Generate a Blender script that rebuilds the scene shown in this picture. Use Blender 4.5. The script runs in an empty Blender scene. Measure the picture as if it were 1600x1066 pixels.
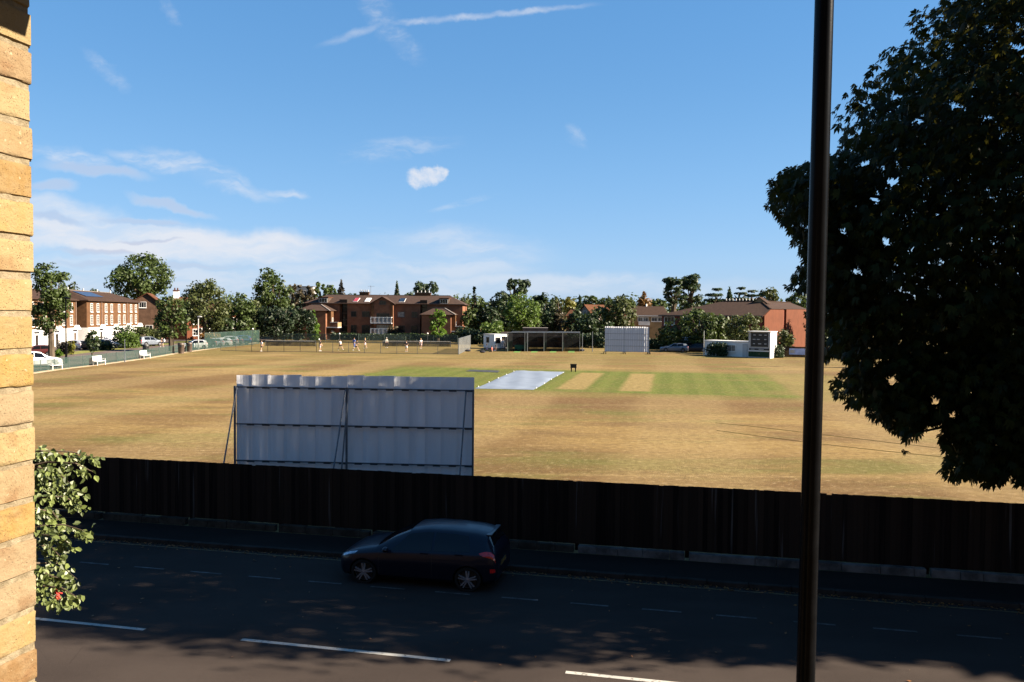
import bpy, bmesh, math, random
import numpy as np
from mathutils import Vector, Matrix
random.seed(7)
RNG = np.random.default_rng(11)
S = bpy.context.scene
C = S.collection
rad = math.radians

# ------------------------------------------------------------------ camera calibration
F, H = 1291.0, 6.13
PIT, RHO = math.atan(43 / F), rad(.5)
_fw = Vector((0, math.cos(PIT), -math.sin(PIT)))
_rt = Vector((1, 0, 0)); _up = _rt.cross(_fw)
CR = math.cos(RHO) * _rt + math.sin(RHO) * _up
CU = -math.sin(RHO) * _rt + math.cos(RHO) * _up
CAM = Vector((0, 0, H))
def ray(px, py): return _fw + CR * ((px - 800) / F) - CU * ((py - 533) / F)
def G(px, py, z=0.0):
    d = ray(px, py); return CAM + d * ((z - H) / d.z)
def P(px, py, Y):
    d = ray(px, py); return CAM + d * (Y / d.y)
def proj(p):
    v = Vector(p) - CAM; k = v.dot(_fw); return 800 + F * v.dot(CR) / k, 533 - F * v.dot(CU) / k
RA = rad(12.2); RC, RS = math.cos(RA), math.sin(RA)
def RO(u, n, z=0.0): return Vector((u * RC + n * RS, -u * RS + n * RC, z))

SUN_AZ, SUN_EL = rad(-3), rad(30)          # measured from +X towards +Y
SUND = Vector((math.cos(SUN_EL) * math.cos(SUN_AZ), math.cos(SUN_EL) * math.sin(SUN_AZ), math.sin(SUN_EL)))

# ------------------------------------------------------------------ node / material helpers
class NT:
    def __init__(s, tree): s.t = tree; s.n = tree.nodes; s.l = tree.links
    def new(s, typ, **kw):
        n = s.n.new(typ)
        for k, v in kw.items(): setattr(n, k, v)
        return n
    def put(s, sock, v):
        if isinstance(v, bpy.types.NodeSocket): s.l.new(v, sock)
        elif v is not None:
            if sock.type == 'RGBA' and len(v) == 3: v = (*v, 1)
            sock.default_value = v
    def m(s, op, a, b=None, c=None, clamp=False):
        n = s.new('ShaderNodeMath', operation=op, use_clamp=clamp)
        s.put(n.inputs[0], a)
        if b is not None: s.put(n.inputs[1], b)
        if c is not None: s.put(n.inputs[2], c)
        return n.outputs[0]
    def step(s, x, a, b):
        n = s.new('ShaderNodeMapRange', interpolation_type='SMOOTHSTEP')
        s.put(n.inputs['Value'], x); n.inputs['From Min'].default_value = a; n.inputs['From Max'].default_value = b
        return n.outputs['Result']
    def mix(s, f, a, b):
        n = s.new('ShaderNodeMix', data_type='RGBA')
        s.put(n.inputs[0], f); s.put(n.inputs[6], a); s.put(n.inputs[7], b); return n.outputs[2]
    def noise(s, vec, scale, detail=4, rough=.55, col=False):
        n = s.new('ShaderNodeTexNoise'); s.put(n.inputs['Vector'], vec)
        n.inputs['Scale'].default_value = scale; n.inputs['Detail'].default_value = detail; n.inputs['Roughness'].default_value = rough
        return n.outputs['Color' if col else 'Fac']
    def mapping(s, vec, scale=(1, 1, 1), rot=(0, 0, 0), loc=(0, 0, 0)):
        n = s.new('ShaderNodeMapping'); s.put(n.inputs['Vector'], vec)
        n.inputs['Scale'].default_value = scale; n.inputs['Rotation'].default_value = rot; n.inputs['Location'].default_value = loc
        return n.outputs[0]
    def comb(s, x, y, z):
        n = s.new('ShaderNodeCombineXYZ'); s.put(n.inputs[0], x); s.put(n.inputs[1], y); s.put(n.inputs[2], z); return n.outputs[0]
    def sep(s, v):
        n = s.new('ShaderNodeSeparateXYZ'); s.put(n.inputs[0], v); return n.outputs
    def bump(s, h, strength=.3, dist=.02):
        n = s.new('ShaderNodeBump'); s.put(n.inputs['Height'], h); n.inputs['Strength'].default_value = strength; n.inputs['Distance'].default_value = dist
        return n.outputs[0]
    def obj(s): return s.new('ShaderNodeTexCoord').outputs['Object']

def newmat(name):
    m = bpy.data.materials.new(name); m.use_nodes = True
    t = NT(m.node_tree); b = m.node_tree.nodes['Principled BSDF']; return m, t, b

def mat(name, col, rough=.7, var=.2, scale=4, bump=0, metal=0, coat=0, stretch=(1, 1, 1), col2=None, spec=None):
    m, t, b = newmat(name)
    v = t.mapping(t.obj(), stretch)
    f = t.noise(v, scale, 6, .6)
    f = t.step(f, .3, .7)
    a = tuple(c * (1 - var) for c in col); c2 = col2 or tuple(min(1, c * (1 + var)) for c in col)
    t.put(b.inputs['Base Color'], t.mix(f, a, c2))
    b.inputs['Roughness'].default_value = rough; b.inputs['Metallic'].default_value = metal
    b.inputs['Coat Weight'].default_value = coat; b.inputs['Coat Roughness'].default_value = .03
    if spec is None: spec = .5 if rough < .65 else .12
    if spec is not None: b.inputs['Specular IOR Level'].default_value = spec
    if bump: t.put(b.inputs['Normal'], t.bump(t.noise(v, scale * 6, 5, .6), bump, .02))
    return m

def leafmat(name, col, trans=.25, vary=.34, hue=(1.15, 1.08, .8), rough=.55, tcol=None, spec=.25):
    m, t, b = newmat(name)
    a = t.new('ShaderNodeAttribute', attribute_name='tone').outputs['Fac']
    lo = tuple(c * (1 - vary) for c in col); hi = tuple(c * (1 + vary) * h for c, h in zip(col, hue))
    cc = t.mix(a, lo, hi)
    big = t.step(t.noise(t.obj(), .25, 3), .35, .65)
    cc = t.mix(t.m('MULTIPLY', big, .35), cc, tuple(c * 1.25 * h for c, h in zip(col, hue)))
    t.put(b.inputs['Base Color'], cc); b.inputs['Roughness'].default_value = rough; b.inputs['Specular IOR Level'].default_value = spec
    tr = t.new('ShaderNodeBsdfTranslucent'); t.put(tr.inputs['Color'], tcol or t.mix(.5, cc, tuple(c * 1.6 * h for c, h in zip(col, hue))))
    mx = t.new('ShaderNodeMixShader'); mx.inputs[0].default_value = trans
    t.l.new(b.outputs[0], mx.inputs[1]); t.l.new(tr.outputs[0], mx.inputs[2])
    t.l.new(mx.outputs[0], t.n['Material Output'].inputs['Surface'])
    return m

def meshmat(name, col, opacity, rough=.6):
    m, t, b = newmat(name)
    b.inputs['Base Color'].default_value = (*col, 1); b.inputs['Roughness'].default_value = rough
    tr = t.new('ShaderNodeBsdfTransparent'); mx = t.new('ShaderNodeMixShader')
    n = t.step(t.noise(t.obj(), .8, 3), .3, .7)
    t.put(mx.inputs[0], t.m('MULTIPLY_ADD', n, opacity * .3, opacity * .85))
    t.l.new(tr.outputs[0], mx.inputs[1]); t.l.new(b.outputs[0], mx.inputs[2])
    t.l.new(mx.outputs[0], t.n['Material Output'].inputs['Surface'])
    return m

# ------------------------------------------------------------------ mesh helpers
class MB:
    def __init__(s): s.v = []; s.f = []
    def add(s, vs, fs):
        o = len(s.v); s.v += [tuple(v) for v in vs]; s.f += [tuple(i + o for i in f) for f in fs]; return s
    def box(s, x0, x1, y0, y1, z0, z1, M=None):
        vs = [Vector((x, y, z)) for z in (z0, z1) for y in (y0, y1) for x in (x0, x1)]
        if M is not None: vs = [M @ v for v in vs]
        return s.add(vs, [(0, 2, 3, 1), (4, 5, 7, 6), (0, 1, 5, 4), (2, 6, 7, 3), (0, 4, 6, 2), (1, 3, 7, 5)])
    def tube(s, pts, rs, n=8, cap=True):
        pts = [Vector(p) for p in pts]
        if not hasattr(rs, '__len__'): rs = [rs] * len(pts)
        o = []; 
        for i, p in enumerate(pts):
            d = (pts[min(i + 1, len(pts) - 1)] - pts[max(i - 1, 0)]).normalized()
            a = d.cross(Vector((0, 0, 1)) if abs(d.z) < .9 else Vector((1, 0, 0))).normalized(); b = d.cross(a)
            o += [p + (a * math.cos(2 * math.pi * k / n) + b * math.sin(2 * math.pi * k / n)) * rs[i] for k in range(n)]
        fs = [(i * n + k, i * n + (k + 1) % n, (i + 1) * n + (k + 1) % n, (i + 1) * n + k) for i in range(len(pts) - 1) for k in range(n)]
        if cap: fs += [tuple(range(n - 1, -1, -1)), tuple(range((len(pts) - 1) * n, len(pts) * n))]
        return s.add(o, fs)
    def bar(s, p, q, w, h=None):
        p = Vector(p); q = Vector(q); d = (q - p); L = d.length; h = h or w
        M = Matrix.Translation(p) @ d.to_track_quat('X', 'Z').to_matrix().to_4x4()
        return s.box(0, L, -w / 2, w / 2, -h / 2, h / 2, M)
    def lathe(s, prof, n=24, M=None):
        vs = []
        for r, z in prof:
            vs += [Vector((r * math.cos(2 * math.pi * k / n), r * math.sin(2 * math.pi * k / n), z)) for k in range(n)]
        if M is not None: vs = [M @ v for v in vs]
        fs = [(i * n + k, i * n + (k + 1) % n, (i + 1) * n + (k + 1) % n, (i + 1) * n + k) for i in range(len(prof) - 1) for k in range(n)]
        return s.add(vs, fs)
    def ball(s, c, r, n=8):
        c = Vector(c); r = r if hasattr(r, '__len__') else (r, r, r)
        pr = [(math.sin(math.pi * i / n), -math.cos(math.pi * i / n)) for i in range(n + 1)]
        return s.lathe([(max(a, 1e-3), b) for a, b in pr], n + 2, Matrix.Translation(c) @ Matrix.Diagonal((*r, 1)))
    def prism(s, poly, y0, y1):                    # polygon in x,z extruded along y
        n = len(poly); vs = [(x, y0, z) for x, z in poly] + [(x, y1, z) for x, z in poly]
        return s.add(vs, [tuple(range(n)), tuple(range(2 * n - 1, n - 1, -1))] + [(i, i + n, (i + 1) % n + n, (i + 1) % n) for i in range(n)])
    def mesh(s, name, smooth=False):
        me = bpy.data.meshes.new(name); me.from_pydata(s.v, [], s.f)
        b = bmesh.new(); b.from_mesh(me); bmesh.ops.recalc_face_normals(b, faces=b.faces); b.to_mesh(me); b.free()
        if smooth:
            for p in me.polygons: p.use_smooth = True
            me.set_sharp_from_angle(angle=rad(40))
        return me
    def build(s, name, m, parent=None, smooth=False, bevel=0):
        return obj(name, s.mesh(name, smooth), m, parent, bevel)

def obj(name, me, m=None, parent=None, bevel=0):
    o = bpy.data.objects.new(name, me); C.objects.link(o)
    if m is not None:
        for k in (m if isinstance(m, (list, tuple)) else [m]): me.materials.append(k)
    if parent is not None: o.parent = parent
    if bevel:
        b = o.modifiers.new('bevel', 'BEVEL'); b.width = bevel; b.segments = 2; b.limit_method = 'ANGLE'
    return o
def tag(o, label, cat, group=None, kind=None):
    o['label'] = label; o['category'] = cat
    if group: o['group'] = group
    if kind: o['kind'] = kind
    return o
def struct(o, kind='structure'): o['kind'] = kind; return o
def thing(name, label, cat, loc=(0, 0, 0), rz=0, group=None):
    o = bpy.data.objects.new(name, None); C.objects.link(o); o.location = loc; o.rotation_euler = (0, 0, rz); o.empty_display_size = .3
    return tag(o, label, cat, group)
def copy_tree(o, parent=None):
    c = o.copy(); C.objects.link(c)
    if parent is not None: c.parent = parent
    for ch in list(o.children): copy_tree(ch, c)
    return c
def npmesh(name, V, k, tone=None):
    """V: (N*k,3) vertices, faces of k consecutive vertices; tone: per-face albedo variation."""
    V = np.asarray(V, np.float32); N = len(V) // k
    me = bpy.data.meshes.new(name)
    me.vertices.add(len(V)); me.vertices.foreach_set('co', V.ravel())
    me.loops.add(len(V)); me.loops.foreach_set('vertex_index', np.arange(len(V), dtype=np.int32))
    me.polygons.add(N); me.polygons.foreach_set('loop_start', np.arange(0, len(V), k, dtype=np.int32))
    me.polygons.foreach_set('loop_total', np.full(N, k, np.int32))
    if tone is not None:
        a = me.attributes.new('tone', 'FLOAT', 'FACE'); a.data.foreach_set('value', np.asarray(tone, np.float32))
    me.update(); me.validate(); return me

# ------------------------------------------------------------------ world: sky and clouds
EXPO = 2.3
def build_world():
    w = bpy.data.worlds.new("World"); S.world = w; w.use_nodes = True
    t = NT(w.node_tree); bg = w.node_tree.nodes['Background']; out = w.node_tree.nodes['World Output']
    sky = t.new('ShaderNodeTexSky', sky_type='NISHITA'); sky.sun_disc = False
    sky.sun_elevation = SUN_EL; sky.sun_rotation = rad(90) - SUN_AZ
    sky.altitude = 0; sky.air_density = 1.0; sky.dust_density = .05; sky.ozone_density = 3.0
    hs = t.new('ShaderNodeHueSaturation'); hs.inputs['Saturation'].default_value = SKY_SAT; gm = t.new('ShaderNodeGamma'); gm.inputs['Gamma'].default_value = SKY_GAM; t.l.new(sky.outputs[0], gm.inputs['Color']); t.l.new(gm.outputs[0], hs.inputs['Color'])
    tn = t.new('ShaderNodeMix', data_type='RGBA', blend_type='MULTIPLY'); tn.inputs[0].default_value = 1; t.l.new(hs.outputs[0], tn.inputs[6]); tn.inputs[7].default_value = (1.0, .98, 1.05, 1); t.l.new(tn.outputs[2], bg.inputs['Color']); bg.inputs['Strength'].default_value = SKY_STR
    # clouds by direction: a = tan(azimuth from +Y), e = tan(elevation)
    d = t.sep(t.new('ShaderNodeTexCoord').outputs['Generated'])
    y = t.m('MAXIMUM', d[1], .05)
    a = t.m('DIVIDE', d[0], y); e = t.m('DIVIDE', d[2], y)
    def A(px): return (px - 800) / 1291
    def E_(py, px=800): return (490 + .0087 * (px - 800) - py) / 1291
    vec = t.comb(a, e, 0)
    warp = t.m('MULTIPLY_ADD', t.noise(vec, 14, 4), .05, -.025)
    wv = t.comb(t.m('ADD', a, warp), t.m('ADD', e, t.m('MULTIPLY', warp, .7)), 0)
    w2 = t.m('MULTIPLY_ADD', t.noise(vec, 45, 5, .65), .026, -.013); w3 = t.m('MULTIPLY_ADD', t.noise(t.mapping(vec, (1, 1, 1), (0, 0, 0), (3, 7, 1)), 50, 5, .65), .022, -.011)
    w4 = t.m('MULTIPLY_ADD', t.noise(vec, 30, 4, .65), .012, -.006)
    nv_ = t.comb(t.m('ADD', a, w2), t.m('ADD', e, w3), 0); cv_ = t.comb(a, t.m('ADD', e, w4), 0)
    def ell(px, py, rx, ry, rot=0, soft=(0.35, 1), vv=None):
        q_ = t.sep(vv if vv is not None else wv); x = t.m('SUBTRACT', q_[0], A(px)); z = t.m('SUBTRACT', q_[1], E_(py, px))
        c, s_ = math.cos(rot), math.sin(rot)
        xr = t.m('ADD', t.m('MULTIPLY', x, c), t.m('MULTIPLY', z, s_)); zr = t.m('SUBTRACT', t.m('MULTIPLY', z, c), t.m('MULTIPLY', x, s_))
        q = t.m('SQRT', t.m('ADD', t.m('POWER', t.m('DIVIDE', xr, rx / 1291), 2), t.m('POWER', t.m('DIVIDE', zr, ry / 1291), 2)))
        return t.m('SUBTRACT', 1, t.step(q, *soft))
    def streak(sx, sy, rot, lo, hi, seed=0):
        v = t.mapping(wv, (sx, sy, 1), (0, 0, rot), (seed, seed * .7, seed * 1.3)); return t.step(t.noise(v, 1, 6, .62), lo, hi)
    def mul(*xs):
        r = xs[0]
        for x in xs[1:]: r = t.m('MULTIPLY', r, x)
        return r
    def mx(*xs):
        r = xs[0]
        for x in xs[1:]: r = t.m('MAXIMUM', r, x)
        return r
    s1 = streak(7, 34, rad(6), .36, .62, 3)
    s2 = streak(12, 50, rad(14), .38, .68, 9)
    fine = streak(30, 70, rad(18), .35, .75, 5)
    bank = mul(mx(ell(100, 345, 170, 46, rad(-10)), ell(220, 378, 330, 44, rad(-4)), ell(400, 388, 200, 32)), t.m('MULTIPLY_ADD', s1, .45, .55), .95)
    low = mul(mx(ell(250, 430, 700, 45), ell(700, 400, 200, 55), ell(700, 445, 700, 26)), t.m('MULTIPLY_ADD', s1, .7, .3), .55)
    cir = mul(mx(ell(240, 258, 90, 18, rad(-12)), ell(330, 275, 130, 22, rad(-20)), ell(445, 306, 45, 9, rad(-6)), ell(110, 250, 100, 20, rad(-10))), t.m('MULTIPLY_ADD', s2, .9, .1), .58)
    tiny = mul(mx(ell(170, 115, 52, 16, rad(-42), (.1, 1.1), nv_), ell(268, 25, 30, 12, rad(-55), (.1, 1.1), nv_), ell(897, 216, 26, 14, rad(-48), (.1, 1.1), nv_)), t.m('MULTIPLY_ADD', fine, .8, .2), .34)
    con1 = mul(mx(ell(690, 36, 120, 7, rad(5.2), (.1, 1.1), cv_), ell(830, 23, 110, 6.5, rad(6), (.1, 1.1), cv_)), t.m('MULTIPLY_ADD', fine, .6, .4), .60)
    con1b = mul(ell(555, 57, 72, 8, rad(20), (.1, 1.1), cv_), t.m('MULTIPLY_ADD', fine, .5, .5), .42)
    con2 = mul(mx(ell(590, 25, 60, 26, rad(-58), (.1, 1.1), nv_), ell(625, 70, 50, 20, rad(-45), (.1, 1.1), nv_)), t.m('MULTIPLY_ADD', fine, .8, .1), .5)
    puff = mul(mx(ell(650, 281, 19, 15, rad(-30), (.5, 1.2), nv_), ell(668, 277, 22, 15, 0, (.5, 1.2), nv_), ell(686, 274, 12, 13, 0, (.5, 1.2), nv_)), t.m('MULTIPLY_ADD', streak(60, 60, 0, .25, .6, 2), .55, .45), .85)
    wisp = mul(mx(ell(620, 235, 120, 22, rad(6)), ell(680, 372, 40, 16), ell(640, 362, 80, 7, rad(-6)), ell(720, 320, 70, 7, rad(15)), ell(650, 395, 70, 6), ell(500, 370, 50, 8)), s2, .36)
    lil = mul(mx(ell(150, 268, 110, 14, rad(-6)), ell(85, 292, 50, 12), ell(270, 322, 90, 12, rad(-12)), ell(90, 340, 60, 10, rad(-12)), ell(230, 347, 90, 8, rad(-6)), ell(230, 378, 60, 4), ell(150, 395, 110, 7), ell(230, 415, 230, 8)), .5)
    white = t.m('MINIMUM', mx(bank, low, cir, tiny, con1, con1b, con2, puff, wisp), 1)
    veil = t.m('MULTIPLY_ADD', t.step(e, .28, .0), .36, .20)
    front = t.m('MULTIPLY', t.step(d[1], .1, .3), t.step(d[2], 0, .015))
    k = 2 ** -EXPO
    vb = t.new('ShaderNodeBackground'); vb.inputs['Color'].default_value = (.20, .49, .98, 1); vb.inputs['Strength'].default_value = k
    v2 = t.new('ShaderNodeMixShader'); t.put(v2.inputs[0], t.m('MULTIPLY', veil, t.m('MULTIPLY', t.step(d[1], -.2, .3), t.step(d[2], -.02, .0)))); t.l.new(bg.outputs[0], v2.inputs[1]); t.l.new(vb.outputs[0], v2.inputs[2])
    cb = t.new('ShaderNodeBackground'); t.put(cb.inputs['Color'], t.mix(t.m('MULTIPLY', lil, t.m('SUBTRACT', 1.0, t.m('MULTIPLY', puff, 1))), (.80, .83, .90), (.46, .50, .68)))
    cb.inputs['Strength'].default_value = k
    ms = t.new('ShaderNodeMixShader'); t.put(ms.inputs[0], t.m('MULTIPLY', t.m('MAXIMUM', white, lil), front))
    t.l.new(v2.outputs[0], ms.inputs[1]); t.l.new(cb.outputs[0], ms.inputs[2]); t.l.new(ms.outputs[0], out.inputs['Surface'])
SKY_STR, SKY_SAT, SUN_STR, SKY_GAM = .055, 1.62, 5.0, .62
build_world()
ld = bpy.data.lights.new('sun', 'SUN'); ld.energy = SUN_STR; ld.angle = rad(.53); ld.color = (1, .86, .68)
lo = bpy.data.objects.new('sun', ld); C.objects.link(lo); lo.rotation_euler = SUND.to_track_quat('Z', 'Y').to_euler(); lo.location = (60, -10, 40)

cd = bpy.data.cameras.new('camera'); co = bpy.data.objects.new('camera', cd); C.objects.link(co); S.camera = co
cd.sensor_width = 36; cd.sensor_fit = 'HORIZONTAL'; cd.lens = F / 1600 * 36; cd.clip_start = .05; cd.clip_end = 6000
M = Matrix((CR, CU, -_fw)).transposed().to_4x4(); M.translation = CAM; co.matrix_world = M
S.view_settings.view_transform = 'Standard'; S.view_settings.look = 'None'; S.view_settings.exposure = EXPO; S.view_settings.gamma = 1
S.cycles.use_denoising = True
S.cycles.max_bounces = 6; S.cycles.transparent_max_bounces = 16

# ------------------------------------------------------------------ materials
def field_material():
    m, t, b = newmat('dry_grass')
    o = t.obj(); s = t.sep(o)
    big = t.noise(t.mapping(o, (.016, .05, 1), (0, 0, rad(-4))), 1, 5, .6)
    mid = t.noise(t.mapping(o, (.10, .30, 1), (0, 0, rad(-3)), (3, 8, 0)), 1, 5, .6)
    lines = t.noise(t.mapping(o, (.03, .85, 1), (0, 0, rad(2)), (11, 2, 0)), 1, 4, .6)
    fine = t.noise(o, 2.2, 8, .72)
    vf = t.noise(t.mapping(o, (.45, 1, 1)), 14, 6, .8); grain = t.noise(t.mapping(o, (.8, 1, 1), (0, 0, rad(-8))), 3.4, 7, .8)
    straw, brown, olive, pale = (.176, .118, .043), (.100, .059, .023), (.092, .083, .021), (.222, .163, .073)
    c = t.mix(t.step(big, .42, .58), straw, brown); c = t.mix(t.m('MULTIPLY', t.step(t.noise(t.mapping(o, (.07, .16, 1), (0, 0, rad(12)), (9, 1, 0)), 1, 6, .65), .46, .60), .8), c, (.092, .054, .022))
    c = t.mix(t.m('MULTIPLY', t.step(mid, .5, .72), .8), c, olive)
    c = t.mix(t.m('MULTIPLY', t.step(lines, .52, .74), .5), c, brown)
    c = t.mix(t.m('MULTIPLY', t.step(lines, .46, .24), .45), c, pale)
    c = t.mix(t.m('MULTIPLY', t.step(t.noise(t.mapping(o, (.06, .16, 1), (0, 0, 0), (40, 3, 0)), 1, 5), .53, .66), .85), c, (.082, .080, .020))
    ax_ = t.m('SUBTRACT', t.m('MULTIPLY', s[0], math.cos(rad(11))), t.m('MULTIPLY', s[1], math.sin(rad(11))))
    c = t.mix(t.m('MULTIPLY', t.step(t.m('SINE', t.m('MULTIPLY_ADD', t.noise(o, .05, 2), 2.5, t.m('MULTIPLY', ax_, .55))), -.4, .6), .36), c, pale)
    far = t.step(s[1], 88, 120)
    c = t.mix(t.m('MULTIPLY', far, t.step(mid, .34, .6)), c, (.115, .090, .027))
    # mown square and pitches, laid along the pitch axis
    ang = rad(11); cs, sn = math.cos(ang), math.sin(ang)
    wob = t.m('MULTIPLY_ADD', t.noise(o, .35, 4), 1.6, -.8)
    pp = t.m('ADD', t.m('MULTIPLY', s[0], sn), t.m('MULTIPLY', s[1], cs)); qq = t.m('SUBTRACT', t.m('MULTIPLY', s[0], cs), t.m('MULTIPLY', s[1], sn))
    def rect(p0, p1, q0, q1, soft, w=None):
        p_, q_ = (t.m('ADD', pp, w), t.m('ADD', qq, w)) if w is not None else (pp, qq)
        r = t.m('MULTIPLY', t.step(p_, p0 - soft, p0 + soft), t.step(p_, p1 + soft, p1 - soft))
        return t.m('MULTIPLY', r, t.m('MULTIPLY', t.step(q_, q0 - soft, q0 + soft), t.step(q_, q1 + soft, q1 - soft)))
    sq = t.m('MAXIMUM', rect(64.6, 89.5, -30, 9.8, .9, wob), t.m('MULTIPLY', rect(62.6, 92, -31, 16, 2.2, wob), .45))
    st = t.step(t.m('SINE', t.m('MULTIPLY', qq, 2 * math.pi / 2.1)), -.8, .8)
    gr = t.mix(st, (.060, .080, .011), (.076, .094, .015))
    gr = t.mix(t.m('MULTIPLY', t.step(mid, .45, .75), .5), gr, (.115, .098, .03))
    gr = t.mix(t.m('MULTIPLY', t.step(qq, 3, 12), t.m('MULTIPLY', t.step(mid, .36, .6), .75)), gr, (.125, .098, .032))
    c = t.mix(sq, c, gr)
    wp = t.m('MULTIPLY', wob, .22)
    pi = t.m('MAXIMUM', rect(66.9, 86.3, -9.35, -6.95, .3, wp), rect(66.6, 86.6, -4.15, -1.7, .3, wp))
    c = t.mix(pi, c, t.mix(t.step(fine, .35, .65), (.185, .135, .052), (.155, .118, .042)))
    # fine grain
    c = t.mix(t.m('MULTIPLY', t.step(fine, .45, .7), .38), c, (.06, .037, .014))
    c = t.mix(t.m('MULTIPLY', t.step(grain, .50, .60), t.m('MULTIPLY_ADD', t.step(mid, .35, .65), .45, .18)), c, (.085, .052, .022))
    c = t.mix(t.m('MULTIPLY', t.step(grain, .48, .36), .45), c, (.29, .215, .12))
    t.put(b.inputs['Base Color'], c); b.inputs['Roughness'].default_value = .95; b.inputs['Specular IOR Level'].default_value = .1
    t.put(b.inputs['Normal'], t.bump(t.m('ADD', vf, fine), .8, .06))
    return m
def asphalt(name, c, c2, bumpd=.012):
    m, t, b = newmat(name); o = t.obj()
    big = t.step(t.noise(t.mapping(o, (.25, .6, 1)), 1, 5), .35, .65); fine = t.noise(o, 60, 4, .8); sp = t.noise(o, 150, 2, .5)
    cc = t.mix(big, c, c2)
    cc = t.mix(t.m('MULTIPLY', t.step(fine, .5, .75), .5), cc, tuple(x * .5 for x in c))
    cc = t.mix(t.m('MULTIPLY', t.step(sp, .62, .75), .6), cc, tuple(x * 2.6 for x in c))
    cr = t.new('ShaderNodeTexVoronoi', feature='DISTANCE_TO_EDGE'); t.put(cr.inputs['Vector'], t.mapping(o, (.35, .35, .35))); 
    cc = t.mix(t.m('MULTIPLY', t.step(cr.outputs['Distance'], .006, .0), .35), cc, tuple(x * .35 for x in c))
    t.put(b.inputs['Base Color'], cc); b.inputs['Roughness'].default_value = .92; b.inputs['Specular IOR Level'].default_value = .06
    t.put(b.inputs['Normal'], t.bump(t.m('ADD', fine, t.m('MULTIPLY', sp, .6)), .55, bumpd)); return m
def worn_paint(name, c, base, lo, hi, sc=9):
    m, t, b = newmat(name); o = t.obj()
    f = t.step(t.noise(o, sc, 8, .75), lo, hi)
    t.put(b.inputs['Base Color'], t.mix(f, base, c)); b.inputs['Roughness'].default_value = .8; return m
MT = {}
MT['field'] = field_material()
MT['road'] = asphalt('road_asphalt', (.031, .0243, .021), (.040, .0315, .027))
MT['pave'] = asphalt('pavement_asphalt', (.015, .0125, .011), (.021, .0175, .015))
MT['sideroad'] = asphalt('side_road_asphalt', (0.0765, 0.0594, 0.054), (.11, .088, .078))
MT['kerb'] = mat('kerb_stone', (0.026, 0.022, 0.019), .9, .35, 3, .3)
MT['white_line'] = worn_paint('white_road_paint', (.30, .29, .26), (.07, .06, .05), .36, .46)
MT['thin_line'] = worn_paint('worn_road_paint', (.085, .08, .075), (.030, .026, .023), .42, .60, 5)
MT['yellow_line'] = worn_paint('yellow_road_paint', (.13, .085, .03), (.030, .026, .023), .36, .58, 5)
MT['white'] = mat('white_paint', (.6, .59, .57), .5, .06, 1.5)
MT['white2'] = mat('weathered_white_paint', (0.336, 0.336, 0.336), .6, .12, 1.2)
MT['render'] = mat('white_render', (.58, .57, .55), .8, .05, .7)
MT['brickA'] = mat('brown_brick', (0.078, 0.039, 0.0187), .9, .22, 1.3, .2)
MT['brickB'] = mat('red_brown_brick', (.15, .068, .040), .9, .22, 1.0, .2)
MT['brickC'] = mat('orange_red_brick', (0.085, 0.029, 0.015), .9, .12, .8, .2)
MT['brickD'] = mat('dark_maroon_brick', (.16, .05, .036), .9, .2, 1.0, .2)
MT['brickE'] = mat('dull_brown_brick', (0.08, 0.0456, 0.0296), .9, .25, 1.0, .2)
MT['cream'] = mat('cream_wall', (0.192, 0.132, 0.072), .85, .15, .8)
MT['roofA'] = mat('brown_roof_tiles', (0.0335, 0.0194, 0.0135), .9, .25, 2.0, .4, stretch=(1, 1, 4))
MT['roofB'] = mat('purple_brown_roof_tiles', (0.0408, 0.0252, 0.0195), .9, .22, 2.0, .4, stretch=(1, 1, 4))
MT['roofC'] = mat('orange_clay_roof_tiles', (0.0672, 0.027, 0.0132), .9, .25, 2.0, .4, stretch=(1, 1, 4))
MT['roofD'] = mat('flat_felt_roof', (0.08, 0.06, 0.05), .9, .25, 1.0)
MT['lead'] = mat('pale_ridge_tiles', (0.14, 0.1225, 0.112), .7, .2, 2)
MT['glass'] = mat('dark_window_glass', (.010, .011, .013), .12, .3, .6, spec=.25)
MT['curtain'] = mat('curtained_glass', (.16, .145, .13), .3, .5, 2.5)
MT['frame_dark'] = mat('brown_window_frame', (.05, .032, .022), .6, .2, 3)
MT['dark'] = mat('dark_recess', (.018, .014, .012), .8, .3, 1)
MT['steel'] = mat('grey_galvanised_steel', (.10, .11, .125), .5, .25, 6, metal=.3)
MT['darksteel'] = mat('dark_painted_steel', (.03, .033, .036), .5, .25, 6)
MT['greenpost'] = mat('dark_green_post', (.03, .05, .045), .6, .25, 6)
MT['greenmesh'] = meshmat('green_fence_mesh', (.015, .040, .032), .56)
MT['courtmesh'] = meshmat('fine_court_netting', (.05, .06, .05), .10)
MT['backmesh'] = meshmat('dark_green_court_netting', (.018, .035, .028), .62)
MT['greymesh'] = meshmat('grey_chain_link', (0.12, 0.124, 0.12), .5)
MT['netting'] = meshmat('black_cricket_netting', (.006, .008, .008), .8)
MT['pole'] = mat('black_gloss_paint', (.0028, .0030, .0036), .24, .25, 8, .03, spec=.08)
MT['bark'] = mat('grey_brown_bark', (0.066, 0.051, 0.036), .95, .35, 3, .6, stretch=(1, 1, .3))
MT['barkdark'] = mat('dark_bark', (.035, .028, .022), .95, .35, 3, .6, stretch=(1, 1, .3))
MT['tyre'] = mat('tyre_rubber', (.012, .012, .012), .85, .2, 8)
MT['rim'] = mat('silver_alloy', (.24, .24, .26), .4, .1, 5, metal=.5)
MT['carglass'] = mat('tinted_car_glass', (.005, .006, .008), .06, .2, 1, spec=.35)
MT['black'] = mat('black_plastic', (.012, .012, .012), .6, .2, 4)
MT['red'] = mat('red_lamp_lens', (.42, .012, .012), .18, .25, 14, coat=.6)
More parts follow.
